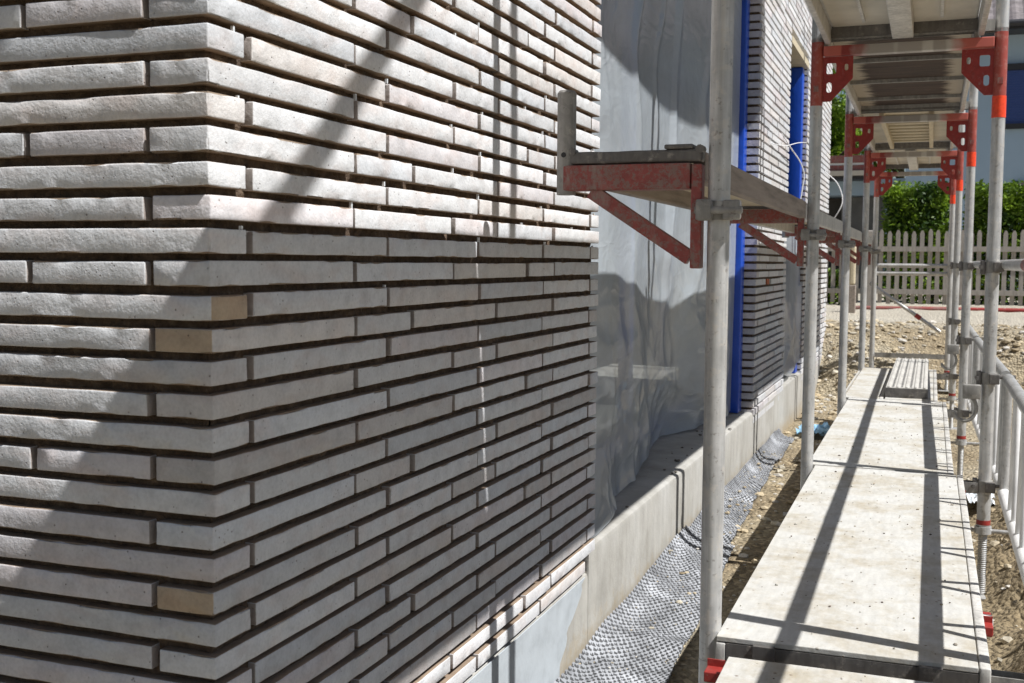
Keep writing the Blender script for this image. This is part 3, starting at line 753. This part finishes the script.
deck(2.635, 5.075, ZD, 0, 'alu', 'long pale plywood scaffold deck in the foreground crossed by tube shadows', GD)
deck(5.10, 7.76, ZD - .001, -.035, 'alu', 'second pale plywood scaffold deck, in front of the perforated plank', GD)
deck(7.78, 10.1, ZD - .001, -.075, 'alu', 'narrow wall side scaffold deck left of the perforated plank', GD, x0=-.45, x1=-.20)
deck(7.78, 10.1, ZD - .001, -.075, 'alu', 'narrow outer scaffold deck partly under the perforated plank', GD, x0=-.19, x1=.14)
deck(-2.25, .165, ZU, 0, 'alu', 'upper deck above and behind the viewer', GU, x1=.172)
deck(.195, 2.536, ZU, 0, 'alu', 'upper deck right above the viewer', GU, x1=.172)
deck(2.549, 5.045, ZU, 0, 'alu', 'upper deck with pale aluminium underside, nearest in view', GU, x1=.172)
deck(5.075, 7.505, ZU, -.015, 'boards', 'upper deck with dark weathered boards seen from below', GU, x1=.172)
deck(7.535, 9.955, ZU, -.04, 'hatch', 'upper deck with pale slatted hatch ladder seen from below', GU, x1=.172)
deck(9.985, 12.08, ZU, -.055, 'alu', 'farthest upper deck with pale ribbed underside', GU, x1=.172)
for (a, b2, o) in ((-2.25, .165, 'behind the viewer'), (.195, 2.668, 'over the viewer'), (2.689, 5.045, 'over the nearest bay'), (5.075, 7.46, 'over the second bay')):
    deck(a, b2, ZU + LIFT, 0, 'alu', 'topmost level scaffold deck ' + o, 'topmost level scaffold decks')
cr = MB(); r5 = random.Random(15)
for _ in range(520):
    x, y = r5.uniform(-.44, .12), r5.uniform(.9, 7.6)
    if 2.5 < y < 2.66 or 5.05 < y < 5.12: continue
    q = r5.uniform(.0012, .0035) if r5.random() < .9 else r5.uniform(.004, .008)
    rock(cr, (x, y, ZD + .001), q, r5, r5.choice([(.12, .09, .07), (.35, .30, .22), (.25, .22, .18), (.5, .48, .42)]))
tag(build('deck_grit', cr, M['stone'], base=(0, 4, ZD)), label='grit and mortar crumbs scattered over the walkway decks', cat='grit', kind='stuff')
# perforated steel plank lying on the far decks
t = thing('steel_plank', 'grey perforated steel plank lying crosswise raised on the far walkway decks', 'steel plank', (-.16, 7.86, ZD), None)
t['label'] = 'grey perforated steel plank lying lengthwise on top of the far walkway decks'
m = MB(); xa, xb, ya, yb, zt = -.262, .0, 7.87, 10.35, ZD + .066
m.box(xa, xb, ya, yb, zt - .004, zt)
for k in range(5):
    x = xa + .012 + (xb - xa - .036) * k / 4; m.box(x, x + .012, ya + .002, yb - .002, zt + .0005, zt + .006)
build('tread_surface', m, M['alu'], t)
m = MB(); rr = MB()
for k in range(4):
    for j in range(40):
        x = xa + .03 + (xb - xa - .036) * (k + .0) / 4 + .008; y = ya + .05 + j * .06
        rr.box(x, x + .014, y, y + .022, zt + .0004, zt + .0016)
build('perforation', rr, M['black'], t)  # dark chips laid on the tread, painted as shaded holes
for x in (xa, xb):
    m = MB(); m.box(x - .003, x + .003, ya, yb, ZD + .001, zt - .005); build('side_flange', m, M['steel_dark'], t)
m = MB(); m.box(xa + .004, xb - .004, ya, ya + .004, ZD + .001, zt - .005)
for k in range(4): m.box(xa + .03 + k * .045, xa + .055 + k * .045, ya - .003, ya - .001, ZD + .016, ZD + .036)
build('end_cap', m, M['steel_dark'], t)
m = MB(); m.box(.0, .006, .0, .001, 0, .001)

# guard rails
def rail(p0, p1, label, group, band=True, nm='guard_rail', r=.0215):
    t = thing(nm, label, 'guard rail' if nm == 'guard_rail' else 'brace', p0, group)
    m = MB(); m.tube(p0, p1, r, 24); build('tube', m, M['galv'], t, smooth=True)
    if band:
        d = Vector(p1) - Vector(p0); a = Vector(p0) + d * .50; b3 = Vector(p0) + d * .57
        m = MB(); m.tube(a, b3, r + .0012, 24); build('paint_band', m, M['redworn'], t, smooth=True)
    return t
GR = 'round guard rails on the outer side of the walkway'
RX = CXF + HW + TR + .025
for i, lb in ((0, 'beside the viewer, out at the right edge'), (1, 'of the nearest bay with a faded red band'), (2, 'of the second bay'), (3, 'of the third bay'), (4, 'of the last bay')):
    rail((RX + FX[i], FY[i] + .02, -.002), (RX + FX[i + 1], FY[i + 1] - .02, -.002), 'eye level galvanised guard rail ' + lb, GR, band=(i in (1,)))
# end guard of the far bay
rail((-.55, 12.13, -.02), (.20, 12.13, -.02), 'upper crosswise guard rail at the far scaffold end', 'end guard rails of the scaffold', False)
rail((-.55, 12.13, -.10), (.20, 12.13, -.10), 'lower crosswise guard rail at the far scaffold end', 'end guard rails of the scaffold', False)
t = rail((-.60, 12.16, -.20), (.10, 12.16, -.69), 'short slanting tube with red sleeve at the far scaffold end', None, False, 'diagonal_brace', .019)
m = MB(); m.tube((-.14, 12.16, -.522), (-.09, 12.16, -.557), .024, 16); build('sleeve', m, M['red'], t, smooth=True)
# outer diagonal brace of the upper lift (its shadow crosses the near brickwork)
rail((RX + .01, .12, .955), (RX + .01, 2.80, 3.34), 'long diagonal brace rising across the upper lift near the viewer', None, False, 'diagonal_brace', .0245)
gp = MB(); gp.tube((CXF + HW, FY[1], FOOT + 2 * LIFT + .05), (CXF + HW, FY[1], FOOT + 2 * LIFT + 1.0), .024, 20)
tag(build('guard_post', gp, M['galv'], base=(CXF + HW, FY[1], FOOT + 2 * LIFT), smooth=True), label='guard post on top of the nearest scaffold frame', cat='guard post')

# guard frames (lattice panels) at knee height
def gframe(y0, y1, xo0, xo1, label):
    X = RX + .02; zt, zb = -.47, -.945
    t = thing('guard_barrier', label, 'guard barrier', (X, y0, zb), 'lattice guard frames beside the walkway')
    def P(y, z): return (X + xo0 + (xo1 - xo0) * (y - y0) / (y1 - y0), y, z)
    for z, nme, r in ((zt, 'top_tube', .0235), (zb, 'bottom_tube', .0245)):
        m = MB(); m.tube(P(y0 + .03, z), P(y1 - .03, z), r, 22); build(nme, m, M['white'] if z == zb else M['galv'], t, smooth=True)
    y = y0 + .16; k = 0; proto = None
    while y < y1 - .25:
        for s in (-1, 1):
            m = MB(); m.tube(P(y + s * .022, zt - .018), P(y + s * .10, zb + .018), .0125, 10, col=(1, 1, 1)); build('bar', m, M['white'], t, smooth=True)
        y += .40
    for yy2 in (y0 + .03, y1 - .03):
        m = MB(); m.tube(P(yy2, zb), P(yy2, zt), .018, 14); build('end_post', m, M['galv'], t, smooth=True)
gframe(2.30, 5.02, 0, 0, 'slanted bar guard frame nearest on the right, beside the foreground deck')
gframe(5.10, 7.48, 0, -.03, 'slanted bar guard frame beside the second deck')
gframe(7.56, 9.93, -.03, -.045, 'slanted bar guard frame beside the perforated plank')

# couplers
def coupler(x, y, z, label, s=1):
    t = thing('tube_coupler', label, 'coupler', (x, y, z), 'dark steel couplers on the scaffold tubes')
    m = MB(); m.tube((x, y, z - .024), (x, y, z + .024), TR + .006, 20); build('clamp_ring', m, M['worn_steel'], t, smooth=True)
    m = MB(); m.tube((x + .03 * s, y - .045, z + .01), (x + .10 * s, y - .05, z + .014), .008, 8); m.rbox((x + .02 * s - .02, x + .02 * s + .02), (y - .055, y - .02), (z - .02, z + .022), .004, (1, 1, 1), 0, (1, 1, 1)); build('bolt', m, M['steel_dark'], t)
    m = MB(); m.rbox((x - .048, x - .028), (y - .02, y + .02), (z - .03, z + .03), .004, (1, 1, 1), 0, (1, 1, 1)); m.tube((x - .045, y - .03, z), (x - .045, y + .03, z), .009, 8); build('wedge', m, M['steel_dark'], t)
for i, nme in ((2, 'second'), (3, 'third'), (4, 'fourth')):
    for z, zn in ((-.012, 'eye level guard rail'), (-.475, 'top of the guard frame'), (-.93, 'foot of the guard frame')):
        coupler(CXF + HW + FX[i], FY[i], z, 'dark coupler at the %s, %s outer upright' % (zn, nme))
for i, nme in ((2, 'second'), (3, 'third')):
    m = MB(); x = CXF + HW + FX[i]; m.path([(x - .09 + .045 * math.cos(a), FY[i] - .03, -.60 + .055 * math.sin(a)) for a in [math.radians(200 + 14 * k) for k in range(16)]], .008)
    m.rbox((x - .10, x - .03), (FY[i] - .05, FY[i] - .015), (-.56, -.50), .005, (1, 1, 1), 0, (1, 1, 1))
    tag(build('swivel_clamp', m, M['worn_steel'], base=(x, FY[i], -.6), smooth=True), label='loose swivel clamp hooked on the outer upright of the %s scaffold frame' % nme, cat='clamp')
# toe board brackets poking out under the deck edge
def tb(y, x, label, wh=True):
    t = thing('toe_board_bracket', label, 'bracket', (x, y, -.96), 'red toe board brackets under the deck edge')
    m = MB(); m.rbox((x - .045, x - .004), (y, y + .045), (-.97, -.945), .003, (1, 1, 1), 0, (1, 1, 1)); m.box(x - .045, x - .004, y + .046, y + .050, -.985, -.93); build('arm', m, M['red'], t)
    if wh: m = MB(); m.rbox((x - .03, x - .002), (y + .052, y + .10), (-.965, -.94), .003, (1, 1, 1), 0, (1, 1, 1)); build('white_sleeve', m, M['white'], t)
    if wh: m = MB(); m.rbox((x - .035, x - .004), (y + .102, y + .14), (-.97, -.945), .003, (1, 1, 1), 0, (1, 1, 1)); build('red_sleeve', m, M['red'], t)
tb(3.12, .185, 'red and white bracket poking out beside the foreground deck')
tb(4.88, .165, 'red bracket beside the deck at the second scaffold frame', False)
tb(7.3, .12, 'red bracket beside the deck at the third scaffold frame', False)
tb(2.53, -.42, 'red bracket end at the foot of the nearest upright', False)

# consoles
def make_console(label, group):
    y = FY[1]; x1 = CXF - HW - TR - .012; x0 = x1 - .345; t = thing('console_bracket', label, 'console bracket', (x1, y, 0), group)
    m = MB(); m.rbox((x0, x1 - .028), (y - .024, y + .024), (.174, .236), .004, (4, 1, 1), .0006, (1, 1, 1)); build('arm', m, M['redworn'], t)
    m = MB(); m.rbox((x1 - .026, x1), (y - .020, y + .020), (-.015, .233), .004, (1, 1, 4), .0006, (1, 1, 1)); build('back_leg', m, M['redworn'], t)
    m = MB(); d = Vector((x1 - .012, 0, -.012)) - Vector((x0 + .075, 0, .165)); d.normalize(); n = Vector((-d.z, 0, d.x)) * .017
    a, b3 = Vector((x0 + .07, y, .172)), Vector((x1 - .028, y, .010))
    vs = []
    for p in (a, b3):
        for (u, w) in ((-1, -1), (1, -1), (1, 1), (-1, 1)): vs.append(p + n * u + Vector((0, .017 * w, 0)))
    m.add(vs, [(0, 1, 2, 3), (7, 6, 5, 4), (0, 4, 5, 1), (1, 5, 6, 2), (2, 6, 7, 3), (3, 7, 4, 0)]); build('strut', m, M['redworn'], t)
    m = MB(); zc = .30
    hx = x0 + .002
    m.tube((hx, y, .165), (hx, y, .415), .0235, 26); m.tube((hx, y, .415), (hx, y, .421), .0235, 26, r1=.019)
    s_ = build('stub_tube', m, M['worn_steel'], t, smooth=True)
    m = MB(); m.tube((hx, y - .0240, .262), (hx, y - .0228, .262), .0065, 14); build('pin_hole', m, M['black'], s_)  # black disc painted as the dark inside of a pin hole
    m = MB(); m.tube((x1 + .038, y, .10), (x1 + .038, y, .145), TR + .007, 20); m.rbox((x1 - .008, x1 + .03), (y - .055, y - .025), (.098, .148), .006, (1, 1, 1), 0, (1, 1, 1)); m.rbox((x1 + .055, x1 + .095), (y - .05, y - .015), (.10, .146), .006, (1, 1, 1), 0, (1, 1, 1))
    m.tube((x1 - .01, y - .045, .122), (x1 + .10, y - .045, .122), .009, 10); build('half_coupler', m, M['worn_steel'], t, smooth=True)
    return t
GC = 'red console brackets on the wall side uprights'
C0 = make_console('worn red triangular console bracket on the nearest upright, in front of the plastic sheet', GC)
bx = tuple(C0.location); C0.location.x += FX[1]
for i, lb in ((2, 'second'), (3, 'third'), (4, 'fourth'), (5, 'farthest')):
    dup(C0, (bx[0] + FX[i], FY[i], 0), 'red console bracket on the wall side of the %s scaffold frame in view' % lb, GC)
xl, xr = CXF - HW - TR - .35, CXF - HW - TR - .008
for i, lb in ((1, 'nearest, brown grey plank run on console brackets beside the wall'), (2, 'second plank run on console brackets, level with the fence rail'), (3, 'third plank run on console brackets'), (4, 'farthest plank run on console brackets')):
    y0, y1 = FY[i] - .018, FY[i + 1] - .04; xo = (FX[i] + FX[i + 1]) / 2; z0 = .2385
    t = thing('console_deck', lb, 'scaffold deck', ((xl + xr) / 2 + xo, y0, z0), 'narrow decks lying on the console brackets')
    for s, x in ((-1, xl + xo + .012), (1, xr + xo)):
        m = MB(); m.rbox((x - .030 if s > 0 else x, x if s > 0 else x + .03), (y0 + .05, y1), (z0 - .045, z0 + .028), .004, (1, 1, 6), .0006, (1, 1, 1)); build('side_rail', m, M['worn_timber'] if i == 1 else M['alu'], t)
    m = MB(); m.rbox((xl + xo + .044, xr + xo - .032), (y0 + .05, y1), (z0 + .010, z0 + .022), .002, (1, 1, 1), 0, (1, 1, 1)); build('panel', m, M['beam'], t)
    m = MB(); m.rbox((xl + xo + .012, xr + xo), (y0, y0 + .048), (z0, z0 + .030), .006, (8, 1, 1), .002, (1, 1, 1)); m.rbox((xr + xo - .09, xr + xo - .02), (y0 - .004, y0 + .05), (z0 + .031, z0 + .042), .004, (1, 1, 1), 0, (1, 1, 1))
    m.tube((xl + xo + .02, y0 - .002, z0 + .03), (xl + xo + .02, y0 + .03, z0 + .03), .010, 10); m.tube((xr + xo - .004, y0 - .004, z0 + .03), (xr + xo - .004, y0 + .03, z0 + .03), .010, 10)
    build('hook_rail', m, M['steel_dark'], t)

# ------------------------------------------------------------------ background
FB = -.69
def fence():
    t = thing('picket_fence', 'weathered grey wooden picket fence behind the gravel bank', 'fence', (0, 19, FB))
    rf = random.Random(2); x = -4.6; m = MB()
    while x < 6.5:
        w = .066; h = 1.21 + rf.uniform(-.015, .02); a = rf.uniform(-.006, .006); y = 19.0; dz = rf.uniform(0, .02); c = rf.uniform(.85, 1.1)
        vs = []
        for yy2 in (y, y + .022):
            for (px, pz) in ((0, .04), (w, .04), (w, h - .05), (w * .5 + .014, h), (w * .5 - .014, h), (0, h - .05)): vs.append((x + px + a * pz, yy2, FB + pz + dz))
        fs = [tuple(range(6)), tuple(range(11, 5, -1))] + [(i, (i + 1) % 6, 6 + (i + 1) % 6, 6 + i) for i in range(6)]
        m.add(vs, [tuple(reversed(q)) for q in fs], (c, c, c)); x += .122 + rf.uniform(-.006, .006)
    build('picket', m, M['fence'], t)
    for z in (.93, .25):
        m = MB(); m.box(-4.6, 6.6, 18.955, 18.998, FB + z - .045, FB + z + .035); build('rail', m, M['fence'], t)
    for px in (-3.2, -.98, 2.2, 4.6):
        m = MB(); m.rbox((px, px + .11), (18.83, 18.95), (FB - .2, FB + 1.22), .02, (1, 1, 1), 0, (1, 1, 1)); build('post', m, M['fence'], t)
fence()
# red ledgers piled along the fence foot
rp = random.Random(9)
for k, (x0, x1, y, z, lb) in enumerate(((-1.2, .55, 17.6, .02, 'front'), (-.3, 1.35, 17.75, .02, 'right hand'))):
    m = MB(); zz = gz(0, 17.7) + z; m.tube((x0, y, zz), (x1, y + .05, zz), .032, 12)
    tag(build('scaffold_ledger', m, M['redworn'] if k != 1 else M['red'], base=(x0, y, zz), smooth=True), label='red steel tube, %s one of the pile in front of the fence foot' % lb, cat='steel tube', group='red tubes piled in front of the fence')
t = thing('wooden_post', 'short brownish post with red foot standing before the picket fence', 'post', (-1.0, 16, gz(-1, 16)))
m = MB(); z0 = gz(-1, 16); m.rbox((-1.07, -.96), (15.96, 16.05), (z0 - .02, z0 + .38), .012, (1, 1, 1), 0, (1, 1, 1)); build('shaft', m, M['worn_timber'], t)
m = MB(); m.rbox((-1.06, -.97), (15.97, 16.04), (z0 + .381, z0 + .92), .03, (1, 1, 2), 0, (1, 1, 1)); build('cap', m, M['beam'], t)

def leaves(mb, cnt, fn, size, r, bright):
    """small two-triangle leaves; fn returns point or None"""
    k = 0
    while k < cnt:
        p = fn(r)
        if p is None: continue
        k += 1; s = size * r.uniform(.6, 1.4)
        a = Vector((r.gauss(0, 1), r.gauss(0, 1), r.gauss(0, .7))).normalized(); b3 = a.orthogonal().normalized(); b3 = (b3 * math.cos(k) + a.cross(b3) * math.sin(k))
        c = max(0, min(1, bright(p) + r.uniform(-.25, .25))); p = Vector(p)
        mb.add([p - a * s, p + b3 * s * .45, p + a * s, p - b3 * s * .45], [(0, 1, 2, 3)], (c, c * .999, c))
def hedge(x0, x1, y0, y1, z0, z1, lab, seed, cnt=9000, sz=.045):
    r = random.Random(seed); t = thing('hedge', lab, 'hedge', ((x0 + x1) / 2, (y0 + y1) / 2, z0))
    m = MB()
    def fn(q):
        x, y, z = q.uniform(x0, x1), q.uniform(y0, y1), z0 + (z1 - z0) * q.random() ** .7
        n = noise.noise(Vector((x * 3, y * 3, z * 3)))
        d = min(x - x0, x1 - x, (z1 - z) * 1.0, y - y0, y1 - y)
        if d < .10 + .16 * n: return None if q.random() < .85 else (x, y, z)
        if d > .35 and q.random() < .6: return None
        return (x, y, z)
    leaves(m, cnt, fn, sz, r, lambda p: .38 + .9 * noise.noise(Vector((p[0] * 2.6, p[1] * 2.6, p[2] * 2.6 + seed))))
    build('foliage', m, M['leaf'], t)
    m = MB(); n = max(2, int((x1 - x0) / .6))
    for i in range(n):
        x = x0 + (x1 - x0) * (i + .5) / n; y = (y0 + y1) / 2
        m.path([(x, y, z0 - .05), (x + .03, y, z0 + (z1 - z0) * .4), (x - .04, y + .05, z0 + (z1 - z0) * .85)], [.04, .03, .012], 7)
        for k in range(6): a = k * 1.05; m.path([(x, y, z0 + .3 + .15 * k), (x + .3 * math.cos(a), y + .25 * math.sin(a), z0 + .55 + .16 * k)], [.015, .006], 5)
    build('stem', m, M['bark'], t)
hedge(-.86, .30, 20.5, 21.7, FB, 1.42, 'dense dark green clipped hedge block behind the fence, left of the outer uprights', 3, 15000)
hedge(.50, 3.4, 20.5, 21.7, FB, 1.42, 'lighter green clipped hedge behind the fence at the right edge', 8, 26000, .05)
hedge(-2.1, -1.2, 19.3, 19.9, FB, -.1, 'low green shrub showing between the pickets on the left', 12, 2500, .05)
def tree(x, y, z0, h, rad, lab, seed, cnt, mat):
    t = thing('broadleaf_tree', lab, 'tree', (x, y, z0), 'trees beyond the house'); r = random.Random(seed)
    m = MB(); m.path([(x, y, z0), (x + .1, y, z0 + h * .3), (x, y + .1, z0 + h * .6), (x + .1, y, z0 + h * .9)], [.16, .12, .08, .02], 9)
    cl = []
    for k in range(38):
        a = k * 2.4; q = r.uniform(.25, 1); zz = z0 + h * r.uniform(.12, .98); w = rad * (1 - .5 * abs((zz - z0) / h - .5)) * q
        c = (x + w * math.cos(a), y + w * math.sin(a), zz); cl.append((c, rad * r.uniform(.28, .45)))
        m.path([(x, y, zz - .5 * w - .2), ((x + c[0]) / 2, (y + c[1]) / 2, zz - .2 * w), c], [.05, .03, .01], 5)
    build('trunk', m, M['bark'], t); m = MB()
    def fn(q):
        c, s = cl[q.randrange(len(cl))]; v = Vector((q.gauss(0, 1), q.gauss(0, 1), q.gauss(0, 1))).normalized() * s * q.random() ** .4
        return (c[0] + v.x, c[1] + v.y, c[2] + v.z * .8)
    leaves(m, cnt, fn, .075, r, lambda p: .5 + .8 * noise.noise(Vector((p[0] * 1.6, p[1] * 1.6, p[2] * 1.6 + seed))))
    build('crown', m, mat, t)
tree(-3.0, 33.6, FB, 7.6, 1.6, 'bright green tree showing left of the second upright above the balcony', 4, 26000, M['leaf2'])
tree(-4.6, 36.5, FB, 8.4, 2.2, 'darker green tree behind the bright one, beyond the brick wall end', 9, 22000, M['leaf'])
tree(-1.0, 37.5, FB, 6.6, 1.9, 'green tree glimpsed between the far red gussets', 17, 15000, M['leaf2'])

# neighbouring house
NH = thing('rendered_house', 'blue grey rendered house with dark roof and blue roller shutters', 'house', (3, 29, FB))
m = MB(); m.box(-.62, 14, 27, 35, FB - .5, 5.05); build('wall', m, M['render'], NH)
def rolls(x0, x1, z0, z1):
    m = MB(); m.box(x0 - .07, x1 + .07, 26.90, 26.996, z1, z1 + .13); m.box(x0 - .07, x1 + .07, 26.90, 26.996, z0 - .11, z0)
    m.box(x0 - .07, x0, 26.93, 26.994, z0 + .001, z1 - .001); m.box(x1, x1 + .07, 26.93, 26.994, z0 + .001, z1 - .001)
    w = build('window', m, M['roofdark'], NH); m = MB(); z = z0
    while z < z1 - .01:
        m.box(x0 + .001, x1 - .001, 26.955, 26.985, z, min(z + .052, z1)); z += .055
    build('roller_shutter', m, M['shutter'], w)
rolls(1.34, 3.0, 3.06, 4.22); rolls(5.5, 7.0, 3.06, 4.22)
m = MB(); m.box(1.62, 3.6, 26.9, 26.995, 1.62, 1.78); build('window_hood', m, M['tile'], NH)
m = MB(); m.box(-1.1, 14.4, 26.35, 27.3, 4.98, 5.049)
m.tube((-1.1, 26.3, 5.10), (14.4, 26.3, 5.10), .075, 12); build('gutter', m, M['roofdark'], NH)
m = MB(); nt = 24; nr = 14
P = []
xs2 = np.arange(-1.1, 14.4, .075)
for x in xs2:
    for j in range(nr * 4 + 1):
        u = j / 4; yy2 = 26.32 + u * .32; z = 5.12 + u * .32 * .62 + (.035 - .05 * (u % 1)) + .028 * math.cos(2 * math.pi * x / .3)
        P.append((x, yy2, z))
m.grid(P, len(xs2), nr * 4 + 1); build('roof', m, M['tile'], NH, smooth=False)
GA = thing('garage_wing', 'low blue grey garage wing with dark open bay and red balcony parapet', 'garage', (-3, 28.5, FB))
m = MB(); m.box(-8, -.64, 28.0, 31, 1.62, 2.0); m.box(-1.06, -.64, 27.9, 30.99, FB - .4, 1.615); m.box(-8, -7.6, 28.0, 31, FB - .4, 1.615); m.box(-7.59, -1.07, 30.8, 31, FB - .4, 1.61); build('wall', m, M['render'], GA)
m = MB(); m.box(-8, -1.3, 27.2, 31, 2.03, 2.14); build('balcony_slab', m, M['rendlite'], GA)
m = MB(); m.box(-8, -1.4, 27.3, 27.995, 1.95, 2.025); build('slab_edge_strip', m, M['roofdark'], GA)
m = MB(); m.box(-7.9, -1.32, 27.28, 27.34, 2.15, 2.27); m.box(-7.9, -1.32, 27.28, 27.34, 2.33, 2.50); build('parapet_board', m, M['redworn'], GA)
m = MB(); m.box(-7.9, -1.34, 27.30, 27.33, 2.275, 2.325); build('parapet_gap_rail', m, M['white'], GA)
m = MB(); m.box(-7.55, -2.12, 28.9, 28.98, FB - .3, 1.6); build('garage_shade_panel', m, M['dim'], GA, label='dark panel painted as the shade inside the open garage bay')  # flat dark panel stands in for the shade of the open bay
m = MB(); m.box(-2.1, -1.1, 28.5, 28.56, FB - .3, 1.6); build('garage_side_door', m, M['room'], GA)

# ------------------------------------------------------------------ lift everything so the soil is at z = 0
for o in list(COL.objects):
    if o.parent is None: o.location.z += ZG

# ------------------------------------------------------------------ light, sky, camera
sd = Vector((1, -.182, 1.50)).normalized()
elev = math.asin(sd.z); az = math.atan2(sd.x, sd.y)
W = bpy.data.worlds.new('World'); S.world = W; W.use_nodes = True; nt = W.node_tree
bg = nt.nodes['Background']; sk = nt.nodes.new('ShaderNodeTexSky'); sk.sky_type = 'NISHITA'; sk.sun_disc = False
sk.sun_elevation = elev; sk.sun_rotation = az; sk.air_density = 1.0; sk.dust_density = .8; sk.ozone_density = 1
nt.links.new(sk.outputs[0], bg.inputs[0]); bg.inputs[1].default_value = .05
sl = bpy.data.lights.new('sun', 'SUN'); sl.energy = 5.0; sl.angle = math.radians(.53); sl.color = (1, .99, .975)
so = bpy.data.objects.new('sun', sl); COL.objects.link(so); so.rotation_euler = sd.to_track_quat('Z', 'Y').to_euler(); so.location = (6, -2, 9)

cam = bpy.data.cameras.new('camera'); co_ = bpy.data.objects.new('camera', cam); COL.objects.link(co_); S.camera = co_
f = 1120.0; th = math.radians(20.47); p = math.atan((341.5 - 261) / f); a = .007
F = Vector((-math.sin(th) * math.cos(p), math.cos(th) * math.cos(p), -math.sin(p))); R0 = Vector((math.cos(th), math.sin(th), 0)); U0 = R0.cross(F)
R = R0 * math.cos(a) + U0 * math.sin(a); U = -R0 * math.sin(a) + U0 * math.cos(a)
mw = Matrix((R, U, -F)).transposed().to_4x4(); mw.translation = Vector((0, 0, ZG)); co_.matrix_world = mw
cam.sensor_width = 36; cam.lens = 36 * f / 1024; cam.clip_start = .05; cam.clip_end = 1000
cam.dof.use_dof = True; cam.dof.focus_distance = 3.2; cam.dof.aperture_fstop = 11
S.view_settings.view_transform = 'Standard'; S.view_settings.look = 'None'; S.view_settings.gamma = 1; S.view_settings.exposure = .36
S.render.resolution_x = 1024; S.render.resolution_y = 683
